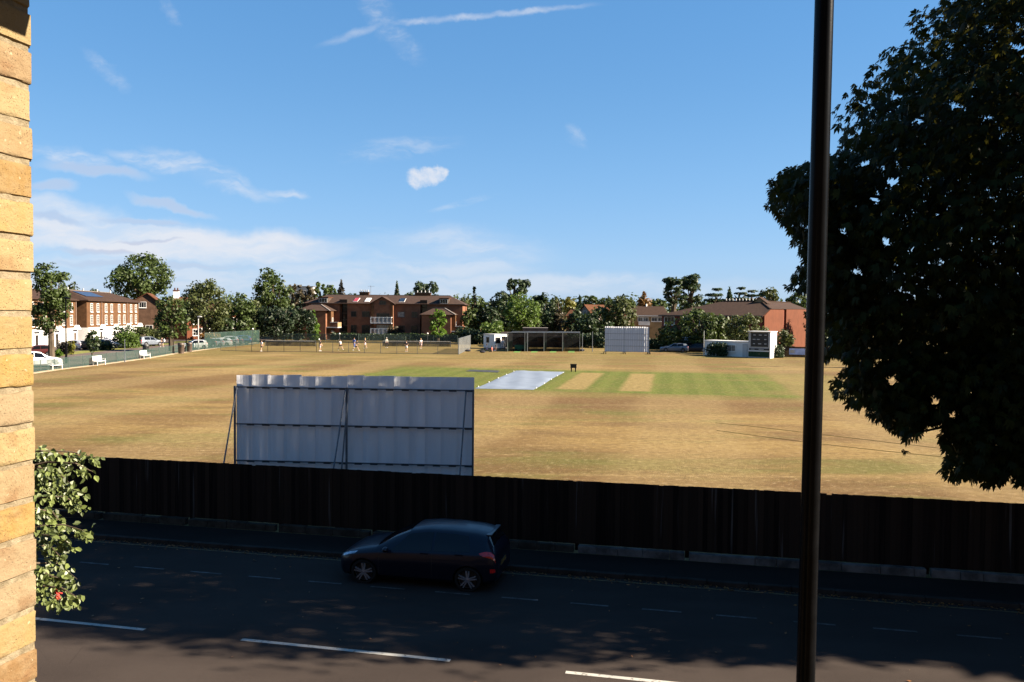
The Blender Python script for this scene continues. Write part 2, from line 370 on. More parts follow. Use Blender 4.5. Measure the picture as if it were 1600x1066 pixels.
MT['lens'] = mat('clear_lamp_lens', (.34, .37, .42), .12, .5, 16, metal=.5, coat=1)
MT['plate'] = mat('yellow_plate', (0.13, 0.085, 0.02), .5, .1, 4)
MT['skin'] = mat('skin', (.42, .25, .17), .6, .1, 5)
LEAFK = .8
def leaf(n, *a, **k): MT[n] = leafmat(n, tuple(x * LEAFK * q for x, q in zip(a[0], (.80, 1.0, .95))), *a[1:], **k)
leaf('lf_mid', (.052, .066, .019)); leaf('lf_dark', (.030, .042, .016)); leaf('lf_yew', (.017, .026, .012), .12)
leaf('lf_light', (.085, .115, .025), .35); leaf('lf_olive', (.062, .064, .022)); leaf('lf_copper', (.075, .050, .034))
leaf('lf_orange', (.17, .075, .026)); leaf('lf_yellow', (.14, .115, .022)); leaf('lf_blue', (.045, .060, .036)); leaf('lf_bright', (.10, .15, .022), .45)
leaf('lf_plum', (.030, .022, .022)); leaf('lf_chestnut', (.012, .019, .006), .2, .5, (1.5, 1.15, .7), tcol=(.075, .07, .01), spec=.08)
leaf('lf_creeper', (.10, .115, .045), .32, .5, (1.5, 1.3, .95), rough=.45, spec=.45); leaf('lf_hedge', (.022, .034, .013), .15)

# ------------------------------------------------------------------ ground, roads
def quadsheet(name, pts, m, z, kind='structure'):
    b = MB(); b.add([(p[0], p[1], z) for p in pts], [tuple(range(len(pts)))])
    return struct(b.build(name, m), kind)
g = MB(); g.add([(-2500, -400, 0), (2500, -400, 0), (2500, 3500, 0), (-2500, 3500, 0)], [(0, 1, 2, 3)])
struct(g.build('field', MT['field']))
U0, U1 = -70, 70
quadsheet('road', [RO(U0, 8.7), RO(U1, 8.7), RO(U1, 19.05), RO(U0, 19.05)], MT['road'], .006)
def slab(name, n0, n1, z, m):
    b = MB(); MM = Matrix.Rotation(-RA, 4, 'Z'); b.box(U0, U1, n0, n1, -.05, z, MM); return struct(b.build(name, m))
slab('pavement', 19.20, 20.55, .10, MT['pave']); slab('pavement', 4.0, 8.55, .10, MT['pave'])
def kerb(n0):
    b = MB(); MM = Matrix.Rotation(-RA, 4, 'Z'); r = random.Random(int(n0)); u = U0
    while u < U1:
        b.box(u, u + .905, n0 + r.uniform(-.006, .006), n0 + .148, -.05, .115 + r.uniform(-.006, .006), MM); u += .915
    return struct(b.build('kerb', MT['kerb'], bevel=.012))
kerb(19.05); kerb(8.55)
def marks(name, m, n0, w, segs, z=.011):
    b = MB()
    for a, c in segs:
        k = max(1, int((c - a) / .5))
        for i in range(k):
            ua, ub = a + (c - a) * i / k, a + (c - a) * (i + 1) / k
            b.add([RO(ua, n0 - w / 2, z), RO(ub, n0 - w / 2, z), RO(ub, n0 + w / 2, z), RO(ua, n0 + w / 2, z)], [(0, 1, 2, 3)])
    return struct(b.build(name, m))
P0 = -8.10
marks('centre_line_markings', MT['white_line'], 13.82, .105, [(P0 + 6.1 * k, P0 + 6.1 * k + 4.05) for k in range(-8, 9)])
marks('bay_line_markings', MT['thin_line'], 17.2, .07, [(-12.9 + 1.5 * k, -12.9 + 1.5 * k + .8) for k in range(-25, 32)])
marks('yellow_line_marking', MT['yellow_line'], 18.84, .06, [(U0, U1)])
def litter():
    n = 1500
    u = RNG.uniform(-22, 14, n); e = np.abs(RNG.normal(0, .13, n)); w = RNG.random(n) < .12
    nn = np.where(w, RNG.uniform(13, 19, n), 19.03 - e); s = RNG.uniform(.015, .055, n); a = RNG.uniform(0, 6.28, n)
    cx = u * RC + nn * RS; cy = -u * RS + nn * RC; V = []
    for k, (dx, dy) in enumerate(((1, 0), (0, .45), (-1, 0), (0, -.45))):
        V.append(np.stack([cx + s * (dx * np.cos(a) - dy * np.sin(a)), cy + s * (dx * np.sin(a) + dy * np.cos(a)), .013 + RNG.uniform(0, .025, n)], 1))
    V = np.stack(V, 1).reshape(-1, 3)
    o = obj('fallen_leaves', npmesh('fallen_leaves', V, 4, RNG.random(n)), leafmat('dead_leaf', (.16, .07, .025), .1)); tag(o, 'brown fallen leaves drifted along the far kerb of the road', 'fallen leaves', kind='stuff')
litter()

# ------------------------------------------------------------------ roadside fence
def fence_material():
    m, t, b = newmat('dark_fence_boards'); o = t.obj()
    a = t.new('ShaderNodeAttribute', attribute_name='tone').outputs['Fac']
    gr = t.noise(t.mapping(o, (14, 14, .5)), 1, 5, .6)
    c = t.mix(a, (.006, .0045, .004), (.026, .017, .012)); c = t.mix(t.m('MULTIPLY', t.step(gr, .45, .7), .6), c, (.022, .015, .012))
    sk = t.step(t.noise(t.mapping(o, (7, 7, .25), (0, 0, 0), (5, 5, 3)), 1, 3, .5), .64, .74)
    c = t.mix(t.m('MULTIPLY', sk, .7), c, (.08, .075, .07))
    t.put(b.inputs['Base Color'], c); b.inputs['Roughness'].default_value = .9; b.inputs['Specular IOR Level'].default_value = .06
    t.put(b.inputs['Normal'], t.bump(gr, .4, .01)); return m
FN = 20.75
def fence():
    fm = fence_material(); pm = [mat('pale_concrete', (0.078, 0.075, 0.072), .9, .55, 2.2, .4), mat('dark_brown_concrete', (.032, .028, .022), .95, .4, 4, .5)]  # darker brownish concrete outside the pale bays
    post = mat('fence_post_timber', (.017, .010, .007), .9, .4, 6, .4, stretch=(1, 1, .3))
    root = thing('timber_fence', 'long dark close boarded timber fence on a low concrete base beside the road', 'fence', RO(0, FN), -RA)
    BAY = 2.75; r = random.Random(4)
    for i in range(-11, 12):
        u0 = i * BAY; b = MB(); tones = []
        u = u0; top = 1.90 - max(0, -i) * .004
        for w in [BAY / 23] * 23:
            dz = r.uniform(-.006, .006) if r.random() < .9 else r.uniform(-.03, .012)
            yo = (len(tones) // 6 % 2) * .009; b.box(u, u + w + .006, -.016 + yo + r.uniform(-.002, .002), .001 + yo, .29, top + dz); tones += [r.random()] * 6; u += w
        for z in (.55, 1.15, 1.72): b.box(u0 + .05, u0 + BAY - .05, .014, .06, z, z + .07); tones += [.5] * 6
        me = b.mesh('panel'); at = me.attributes.new('tone', 'FLOAT', 'FACE'); at.data.foreach_set('value', tones)
        obj('panel', me, fm, root)
        p = MB(); p.box(u0 - .055, u0 + .045, .065, .16, .1, top - .04); p.build('post', post, root)
        pale = -1 <= i <= 2
        k = MB(); x = u0 + .047; hh = .275
        while x < u0 + BAY - .06:
            L = min(r.uniform(.45, .9), u0 + BAY - .058 - x); k.box(x, x + L - .008, -.16 + r.uniform(-.012, .012), .02, .09, hh + r.uniform(-.015, .012)); x += L
        k.build('concrete_base', pm[0] if pale else pm[1], root, bevel=.012)
fence()

# ------------------------------------------------------------------ foliage
def cards(rng, blobs, n, size, flat=0.0, inner=.35):
    """n leaf-clump faces spread through a list of ellipsoids (cx,cy,cz,rx,ry,rz)."""
    B = np.asarray(blobs, float); w = (B[:, 3] * B[:, 4] + B[:, 3] * B[:, 5]); w = w / w.sum()
    k = rng.choice(len(B), n, p=w); d = rng.normal(size=(n, 3)); d /= np.linalg.norm(d, axis=1)[:, None]
    r = np.where(rng.random(n) < inner, rng.uniform(.2, .85, n), rng.uniform(.82, 1.08, n))
    p = B[k, :3] + d * B[k, 3:] * r[:, None]
    nr = d + rng.normal(size=(n, 3)) * .55; nr[:, 2] += .25; nr /= np.linalg.norm(nr, axis=1)[:, None]
    if flat: nr = nr * (1 - flat) + np.array([0, 0, 1]) * flat; nr /= np.linalg.norm(nr, axis=1)[:, None]
    t = np.cross(nr, rng.normal(size=(n, 3))); t /= np.linalg.norm(t, axis=1)[:, None]; b = np.cross(nr, t)
    s = size * rng.uniform(.55, 1.35, n)
    V = np.empty((n, 4, 3))
    for i, (a, c) in enumerate(((1, .15), (-.1, .75), (-1, -.15), (.1, -.75))):
        ja = a + rng.normal(size=n) * .18; jc = c + rng.normal(size=n) * .18
        V[:, i] = p + t * (s * ja)[:, None] * .6 + b * (s * jc)[:, None] * .6 + nr * (s * rng.normal(size=n) * .1)[:, None]
    tone = np.clip(.5 * rng.random(n) + .5 * rng.random(len(B))[k], 0, 1)
    return V.reshape(-1, 3), tone
def crown_blobs(rng, kind, rx, rz):
    bl = []
    if kind in ('round', 'column', 'bush'):
        N = {'round': 72, 'column': 80, 'bush': 50}[kind]; sr = min(rx, rz)
        for i in range(N):
            d = rng.normal(size=3); d /= np.linalg.norm(d); q = rng.uniform(.6, .9); s = sr * rng.uniform(.16, .32)
            if kind == 'column': h = rng.uniform(-1, 1); a_ = rng.uniform(0, 6.283); rr = (1 - abs(h) ** 5) ** .5; d = np.array([math.cos(a_) * rr, math.sin(a_) * rr, h])
            wz = 1.0
            if kind == 'round': wz = 1.0 - .22 * max(0, d[2]) - .12 * max(0, -d[2])
            bl.append((d[0] * rx * q * wz, d[1] * rx * q * wz, d[2] * rz * q, s * rng.uniform(.9, 1.3), s * rng.uniform(.9, 1.3), s * rng.uniform(.75, 1.0)))
        bl.append((0, 0, 0, rx * .66, rx * .66, rz * (.86 if kind == 'column' else .70)))
    elif kind == 'cone':
        for i in range(80):
            h = rng.random() ** 1.2; rr = rx * min(1, (1 - h) * 1.25 + .08); a = rng.uniform(0, 6.28); q = rng.uniform(.45, .8)
            s = max(.16 * rx, rr * .40); bl.append((rr * q * math.cos(a), rr * q * math.sin(a), -rz + 1.96 * rz * h, s, s, s * 1.5))
        bl.append((0, 0, -rz * .25, rx * .6, rx * .6, rz * .75))
    elif kind == 'spruce':
        for i in range(64):
            h = (i + .5) / 64; rr = rx * (1 - h) + .03; a = i * 2.4; q = rng.uniform(.35, .8)
            bl.append((rr * q * math.cos(a), rr * q * math.sin(a), -rz + 2 * rz * h - rr * .15, rr * .42 + .1, rr * .42 + .1, .35 + rr * .1))
        bl.append((0, 0, -rz * .2, rx * .25, rx * .25, rz * .8))
    elif kind == 'pine':
        for i in range(40):
            h = rng.random() ** .8; rr = rx * (1 - .5 * abs(h - .45)); a = rng.uniform(0, 6.28); q = rng.uniform(.3, .9)
            s = rx * rng.uniform(.22, .38); bl.append((rr * q * math.cos(a), rr * q * math.sin(a), -rz + 1.9 * rz * h, s, s, s * .55))
    elif kind == 'cedar':
        for i in range(18):
            h = (i // 5) / 3.0; rr = rx * (1 - .45 * h); a = rng.uniform(0, 6.28); q = rng.uniform(.2, .85)
            s = rx * rng.uniform(.3, .5); bl.append((rr * q * math.cos(a), rr * q * math.sin(a), -rz + 1.9 * rz * h, s, s, .22 * s))
    elif kind == 'sparse':
        for i in range(26):
            d = rng.normal(size=3); d /= np.linalg.norm(d); q = rng.uniform(.55, .95); s = rx * rng.uniform(.13, .24)
            bl.append((d[0] * rx * q, d[1] * rx * q, d[2] * rz * q, s, s, s * .9))
    return bl
def trunk_mesh(rng, rx, rz, zc, r0, multi=True):
    b = MB(); zt = zc + rz * .35; ln = [(0, 0, -.1), (rng.normal() * .1, rng.normal() * .1, zt * .35), (rng.normal() * .2, rng.normal() * .2, zt * .7), (rng.normal() * .3, rng.normal() * .3, zt)]
    b.tube(ln, [r0 * 1.25, r0, r0 * .75, r0 * .25], 8)
    if multi:
        for i in range(6):
            a = i * 1.05 + rng.uniform(-.3, .3); z0 = max(zc - rz * .9, zt * .45) + rng.uniform(0, .3) * rz; q = rx * rng.uniform(.5, .8)
            z1 = z0 + rz * rng.uniform(.4, .9)
            b.tube([(0, 0, z0), (q * .5 * math.cos(a), q * .5 * math.sin(a), z0 + (z1 - z0) * .45), (q * math.cos(a), q * math.sin(a), z1)], [r0 * .5, r0 * .3, r0 * .1], 6)
    return b
def tree(px, ytop, hw, ybot, Y, kind, m, name, label, seed, bark='bark', dens=1.0, group='trees around the cricket field', r0=None, size=None):
    rng = np.random.default_rng(seed)
    base = P(px, 490, Y); base.z = 0
    zt = P(px, ytop, Y).z; zb = max(.25, P(px, ybot, Y).z); rx = hw * Y / F; rz = (zt - zb) / 2; zc = (zt + zb) / 2
    root = thing(name, label, 'tree', base, 0, group)
    bl = crown_blobs(rng, kind, rx, rz)
    sz = size or max(.22, Y * .0027); 
    n = int(dens * 5.2 * math.pi * rx * rz / (.55 * sz * sz)); n = max(500, min(n, 16000))
    if kind in ('sparse', 'pine', 'cedar'): n = int(n * .62)
    V, tone = cards(rng, bl, n, sz, .45 if kind in ('cedar', 'pine') else 0, .3 if kind != 'sparse' else .2); V[:, 2] += zc; V[:, 2] = np.maximum(V[:, 2], .03)
    obj('crown', npmesh('crown', V, 4, tone), MT[m], root)
    tb = trunk_mesh(rng, rx, rz, zc, r0 or max(.12, .05 * (zt)), kind not in ('cone', 'spruce')); tb.build('trunk', MT[bark], root, True)
    return root
def hedge(name, label, p0, p1, depth, h, m, seed, cat='hedge', size=.3, z0=0.0, wob=.25):
    rng = np.random.default_rng(seed); p0 = Vector(p0); p1 = Vector(p1); d = p1 - p0; L = d.length
    root = thing(name, label, cat, ((p0 + p1) / 2).to_3d() * 1, math.atan2(d.y, d.x)); k = max(3, int(L / (h * .6))); bl = []
    for i in range(k):
        for j in range(3):
            bl.append((-L / 2 + L * (i + .5) / k + rng.normal() * .1, rng.normal() * depth * .12, z0 + (h - z0) * (.2 + .28 * j) + rng.normal() * h * .04, L / k * .85, depth * .5, h * .26 * (1 + rng.normal() * wob)))
    n = int(min(14000, 4.5 * L * (h + depth) / (.55 * size * size)))
    V, tone = cards(rng, bl, n, size, 0, .3); V[:, 2] = np.clip(V[:, 2], .02, h * 1.12)
    obj('foliage', npmesh('foliage', V, 4, tone), MT[m], root)
    b = MB()
    for i in range(k): 
        x = -L / 2 + L * (i + .5) / k; b.tube([(x, 0, -.05), (x + rng.normal() * .08, rng.normal() * .08, h * .6)], [.05, .02], 5)
    b.build('stems', MT['barkdark'], root); return root
# ------------------------------------------------------------------ far trees
TREES = [
 # px, ytop, hw, ybot, Y, kind, material, name, label, opts
 (80, 402, 27, 534, 104, 'column', 'lf_mid', 'columnar_tree', 'tall narrow street tree with dense crown beside the white car, leftmost of all', dict(r0=.34, dens=1.2)),
 (222, 394, 53, 475, 205, 'round', 'lf_mid', 'broad_tree', 'huge broad domed tree rising above the townhouse roofs', {}),
 (112, 440, 20, 490, 195, 'round', 'lf_olive', 'broad_tree', 'pale olive tree peeping over the left townhouse roof beside the narrow street tree', {}),
 (150, 450, 14, 480, 220, 'round', 'lf_mid', 'broad_tree', 'small distant treetop just over the solar panels', {}),
 (268, 457, 25, 534, 125, 'column', 'lf_mid', 'columnar_tree', 'narrow street tree with pale bare trunk in front of the gabled house', dict(r0=.38)),
 (320, 432, 39, 518, 155, 'round', 'lf_olive', 'broad_tree', 'wide rounded tree standing in front of the orange brick house', {}),
 (374, 454, 24, 522, 165, 'round', 'lf_mid', 'broad_tree', 'dark green tree between the wide rounded tree and the yew mass', {}),
 (352, 492, 16, 530, 158, 'round', 'lf_dark', 'broad_tree', 'low drooping dark tree above the parked cars behind green mesh', {}),
 (398, 470, 20, 530, 172, 'round', 'lf_olive', 'broad_tree', 'olive tree right behind the tall green mesh corner', {}),
 (425, 419, 31, 500, 200, 'round', 'lf_mid', 'broad_tree', 'tall domed tree with thin gaps left of the copper trees', {}),
 (459, 438, 12, 500, 215, 'sparse', 'lf_copper', 'copper_tree', 'thin copper coloured tree showing white sky through its crown', dict(dens=1.6)),
 (478, 438, 17, 490, 210, 'sparse', 'lf_copper', 'copper_tree', 'reddish copper tree just left of the flats roof', dict(dens=1.8)),
 (499, 440, 16, 490, 214, 'sparse', 'lf_mid', 'broad_tree', 'loose green tree over the left hip of the flats roof', dict(dens=2)),
 (516, 445, 11, 475, 218, 'round', 'lf_mid', 'broad_tree', 'small green treetop behind the left end of the flats roof', {}),
 (533, 438, 10, 475, 222, 'spruce', 'lf_plum', 'conifer_tree', 'dark plum conifer behind the flats roof left of the chimney', {}),
 (430, 475, 34, 541, 166, 'bush', 'lf_yew', 'yew_tree', 'very dark spreading yew left of the flats, the left one of two', dict(dens=1.3)),
 (465, 478, 30, 541, 170, 'bush', 'lf_yew', 'yew_tree', 'very dark spreading yew touching the left wing of the flats', dict(dens=1.3)),
 (490, 484, 10, 528, 176, 'cone', 'lf_bright', 'young_tree', 'slender bright green young tree in front of the left wing of the flats', {}),
 (684, 481, 12, 538, 174, 'column', 'lf_bright', 'young_tree', 'slender bright green young tree in front of the right wing of the flats', {}),
 (620, 441, 7, 475, 245, 'spruce', 'lf_blue', 'spruce_tree', 'small pointed spruce behind the middle of the flats roof', {}),
 (668, 440, 27, 480, 236, 'sparse', 'lf_blue', 'broad_tree', 'feathery grey green tree behind the right part of the flats roof', dict(dens=2.2)),
 (641, 456, 12, 480, 240, 'round', 'lf_mid', 'broad_tree', 'low treetop between the spruce and the feathery tree behind the flats', {}),
 (724, 458, 14, 520, 215, 'round', 'lf_olive', 'broad_tree', 'olive tree just right of the flats roof end', {}),
 (741, 446, 9, 522, 196, 'cone', 'lf_yew', 'conifer_tree', 'tall dark pointed conifer right of the flats', dict(dens=1.3)),
 (757, 462, 16, 520, 200, 'round', 'lf_mid', 'broad_tree', 'mid green tree on the right of the tall pointed conifer', {}),
 (783, 452, 22, 535, 196, 'round', 'lf_dark', 'broad_tree', 'dark tree left of the bright green chestnut above the white hut', {}),
 (804, 430, 24, 478, 222, 'sparse', 'lf_blue', 'eucalyptus_tree', 'tall airy eucalyptus with separate leaf clumps above the other trees', dict(dens=1.9)),
 (816, 455, 31, 522, 176, 'round', 'lf_light', 'broad_tree', 'bright mid green domed tree above the brown roofed pavilion', {}),
 (846, 453, 20, 530, 196, 'round', 'lf_dark', 'broad_tree', 'dark green tree right of the bright domed tree', {}),
 (862, 466, 14, 535, 186, 'round', 'lf_dark', 'broad_tree', 'dark slim tree behind the right half of the nets', {}),
 (874, 478, 12, 535, 178, 'round', 'lf_copper', 'copper_tree', 'brownish copper tree behind the cricket nets', {}),
 (890, 462, 11, 495, 262, 'round', 'lf_yellow', 'broad_tree', 'distant yellowing treetop left of the grey gable', {}),
 (871, 462, 12, 495, 275, 'sparse', 'lf_olive', 'broad_tree', 'distant thin pale treetop over the copper tree', dict(dens=2)),
 (906, 463, 9, 490, 280, 'spruce', 'lf_blue', 'conifer_tree', 'distant bluish conifer above the grey gable', {}),
 (925, 461, 16, 490, 290, 'round', 'lf_mid', 'broad_tree', 'distant rounded treetop above the ridge of the gabled roof', {}),
 (946, 463, 14, 490, 285, 'round', 'lf_mid', 'broad_tree', 'distant rounded treetop left of the big lit tree by the far screen', {}),
 (966, 461, 33, 522, 168, 'round', 'lf_olive', 'broad_tree', 'broad sunlit tree directly behind the far white screen', dict(dens=1.2)),
 (925, 488, 30, 540, 165, 'bush', 'lf_dark', 'broad_tree', 'low dark tree between the nets and the far white screen', dict(dens=1.2)),
 (984, 468, 16, 495, 250, 'round', 'lf_mid', 'broad_tree', 'treetop behind the long brown roof left of the orange tree', {}),
 (1006, 456, 12, 482, 245, 'cone', 'lf_orange', 'orange_tree', 'orange brown dying conifer above the long roof', {}),
 (1028, 465, 14, 490, 255, 'round', 'lf_mid', 'broad_tree', 'green treetop between the orange tree and the pines', {}),
 (1052, 432, 19, 478, 226, 'pine', 'lf_dark', 'pine_tree', 'dark layered pine above the roof, left one of the pair', dict(dens=2.2)),
 (1078, 429, 22, 478, 232, 'pine', 'lf_dark', 'pine_tree', 'dark layered pine above the roof, taller right one of the pair', dict(dens=2.2)),
 (1118, 451, 20, 478, 285, 'cedar', 'lf_dark', 'cedar_tree', 'distant flat topped cedar right of the pines', dict(dens=2.5)),
 (1139, 449, 8, 475, 280, 'spruce', 'lf_dark', 'cedar_tree', 'distant narrow cedar in the middle of the cedar row', dict(dens=1.5)),
 (1155, 449, 14, 475, 285, 'cedar', 'lf_dark', 'cedar_tree', 'distant cedar with umbrella top above the ridge vents', dict(dens=2.5)),
 (1174, 454, 15, 475, 290, 'cedar', 'lf_dark', 'cedar_tree', 'distant low cedar left of the rounded tree over the ridge end', dict(dens=2.5)),
 (1201, 448, 17, 480, 255, 'round', 'lf_olive', 'broad_tree', 'rounded tree above the right end of the brown ridge', {}),
 (1246, 454, 17, 490, 225, 'round', 'lf_mid', 'broad_tree', 'rounded tree just left of the black lamp column, above the red end wall', {}),
 (1097, 479, 43, 552, 139, 'round', 'lf_mid', 'broad_tree', 'broad tree in front of the dark red building by the white wall', dict(dens=1.25)),
 (1046, 503, 20, 548, 139, 'round', 'lf_mid', 'broad_tree', 'small rounded tree just right of the far white screen', {}),
 (1166, 491, 33, 545, 132, 'bush', 'lf_olive', 'broad_tree', 'bushy olive tree behind the scoreboard', {}),
 (1225, 512, 16, 548, 128, 'bush', 'lf_olive', 'broad_tree', 'small bushy tree just right of the scoreboard', {}),
 (1511, 379, 13, 548, 98, 'cone', 'lf_dark', 'conifer_tree', 'slim dark conifer at the field edge behind the near chestnut, casting a long thin shadow', {}),
 (145, 514, 11, 552, 100, 'column', 'lf_dark', 'young_tree', 'small dark street tree in front of the black parked car', dict(r0=.12)),
]
FILLB = ['dark bushy tree by the right end of the flats roof', 'mid green tree low between the flats and the pointed conifer', 'very dark tree at the foot of the pointed conifer, above the light shrub', 'dark bushy tree filling the gap left of the eucalyptus stem', 'mid green tree filling the gap right of the bright domed tree', 'very dark low tree behind the middle of the cricket nets', 'dark bushy tree just left of the grey gable, behind the nets', 'mid green tree over the left end of the grey gable roof', 'very dark low tree below the grey gable', 'dark tree in front of the cream flats, left of their white balcony', 'mid green tree filling under the pair of pines', 'very dark tree right of the pines above the roof slope', 'dark bushy tree between the green mesh corner and the left yew', 'mid green tree above the rightmost parked cars behind green mesh', 'very dark tree between the wide rounded tree and its right neighbour', 'dark bushy tree right of the white topped chimney', 'mid green tree below the thin copper tree, above the yews', 'very dark tree touching the left hip of the flats roof', 'dark bushy tree right behind the left edge of the far white screen', 'mid green tree between the broad tree and the bushy olive tree by the scoreboard', 'very dark small tree tight behind the number panels of the scoreboard']
FILL = [(700, 470, 15, 205), (735, 478, 16, 185), (768, 476, 16, 185), (796, 470, 18, 190), (838, 478, 17, 184), (858, 486, 16, 178), (900, 480, 16, 176), (935, 474, 15, 178), (912, 492, 18, 164), (1002, 482, 14, 205), (1072, 462, 16, 240), (1095, 468, 14, 245), (402, 486, 22, 176), (385, 496, 18, 160), (345, 474, 14, 178), (300, 474, 14, 176), (446, 460, 16, 205), (510, 460, 12, 206), (950, 500, 16, 158), (1130, 505, 14, 140), (1188, 512, 12, 132)]
for i, (px, yt, hw, Y) in enumerate(FILL): TREES.append((px, yt, hw, 545, Y, 'round' if i % 3 else 'bush', ('lf_dark', 'lf_mid', 'lf_hedge')[i % 3], 'broad_tree', FILLB[i], dict(size=Y * .003)))
for i, (px, yt, hw, yb, Y, kind, m, nm, lb, op) in enumerate(TREES):
    tree(px, yt, hw, yb, Y, kind, m, nm, lb, 100 + i, **op)
# more of the neighbourhood's trees seen only through gaps
rg = random.Random(31)
BACK = [(1290 + k * 46, 470 - (k % 3) * 9, 30, 548, 150 + (k % 2) * 14) for k in range(8)]
for k, (px, yt, hw, yb, Y) in enumerate(BACK):
    tree(px, yt, hw, yb, Y, 'round', 'lf_dark', 'broad_tree', 'dark tree at the far field edge, mostly hidden behind the near chestnut crown', 300 + k, group='far trees behind the near chestnut')
def wood():
    rng = np.random.default_rng(77); bl = []
    for i in range(260):
        x = -300 + (i % 130) * 4.6 + rng.normal() * 2; Y = (300, 345)[i // 130] + rng.normal() * 12; h = 9.5 + rng.random() * 3.8
        bl.append((x, Y, h * .5, 4.6, 5, h * .55))
    V, tone = cards(rng, bl, 60000, 1.0); V[:, 2] = np.maximum(V[:, 2], .05)
    o = obj('distant_wood', npmesh('distant_wood', V, 4, tone), MT['lf_mid']); tag(o, 'distant belt of green trees closing the horizon behind the houses', 'wood', kind='stuff')
wood()

# ------------------------------------------------------------------ horse chestnut beside the road (near, right)
CH_C, CH_R = RO(11.4, 23.6, 11.0), (11.0, 6.9, 9.6)
POLY = [(1478, -300), (1478, 0), (1452, 14), (1446, 56), (1378, 71), (1334, 139), (1326, 199), (1302, 229), (1255, 252), (1212, 276), (1234, 330), (1247, 390), (1258, 432), (1290, 440),
        (1291, 545), (1319, 580), (1333, 612), (1338, 650), (1362, 612), (1384, 650), (1398, 640), (1413, 706), (1432, 660), (1440, 640), (1452, 668), (1470, 672), (1478, 716), (1505, 715), (1524, 742), (1548, 720), (1566, 760), (1640, 764), (1900, 772), (2600, 780), (2600, -300)]
HOLES = [(1495, 160, 12), (1439, 186, 11), (1396, 280, 12), (1368, 308, 12), (1319, 357, 10), (1390, 375, 12), (1424, 387, 9), (1591, 71, 12), (1396, 591, 12), (1461, 621, 13), (1491, 644, 11), (1405, 150, 8), (1352, 250, 8), (1465, 330, 8), (1545, 180, 8), (1340, 420, 9), (1520, 610, 9), (1560, 690, 9), (1375, 560, 8)]
def hole(x, y):
    return any(((x - hx) / hr) ** 2 + ((y - hy) / (hr * .8)) ** 2 < 1 + .6 * math.sin(x * .7) * math.cos(y * .6) for hx, hy, hr in HOLES)
def inpoly(x, y):
    if y < 560 or x < 1560: x += 15 * math.sin(y / 23 + .6) + 8 * math.sin(y / 9.5 + x / 40)
    if y > 420: y += 19 * math.sin(x / 21 + 1.1) + 9 * math.sin(x / 8.3)
    c = False; n = len(POLY)
    for i in range(n):
        x1, y1 = POLY[i]; x2, y2 = POLY[i - 1]
        if (y1 > y) != (y2 > y) and x < (x2 - x1) * (y - y1) / (y2 - y1) + x1: c = not c
    return c
def edge(px, py):
    n = sum(inpoly(px + 46 * math.cos(a), py + 46 * math.sin(a)) + inpoly(px + 22 * math.cos(a), py + 22 * math.sin(a)) for a in (0, .785, 1.57, 2.356, 3.1416, 3.927, 4.712, 5.498))
    return (n / 16) ** 1.9
def leaves5(rng, p, size, out):
    """compound leaves: five drooping leaflets each, as kites; p (N,3) leaf centres, out (N,3) outward directions"""
    n = len(p); nr = out * .7 + rng.normal(size=(n, 3)) * .55 + np.array([0, 0, .65]); nr /= np.linalg.norm(nr, axis=1)[:, None]
    d = out + rng.normal(size=(n, 3)) * .5 + np.array([0, 0, -.55]); d -= nr * (d * nr).sum(1)[:, None]; d /= np.linalg.norm(d, axis=1)[:, None]
    s = np.cross(nr, d); V = np.empty((n, 5, 4, 3)); L = size * rng.uniform(.7, 1.25, n)
    for j, (a, q) in enumerate(((-1.25, .72), (-.6, .93), (0, 1.0), (.6, .93), (1.25, .72))):
        a = a + rng.normal(size=n) * .08; e = d * np.cos(a)[:, None] + s * np.sin(a)[:, None]; f = np.cross(nr, e); l = (L * q)[:, None]
        dr = np.array([0, 0, -1.0]) * l
        V[:, j, 0] = p; V[:, j, 1] = p + e * l * .62 + f * l * .19 + dr * .10; V[:, j, 2] = p + e * l + dr * .32; V[:, j, 3] = p + e * l * .62 - f * l * .19 + dr * .10
    return V.reshape(-1, 3), np.repeat(rng.random(n), 5)
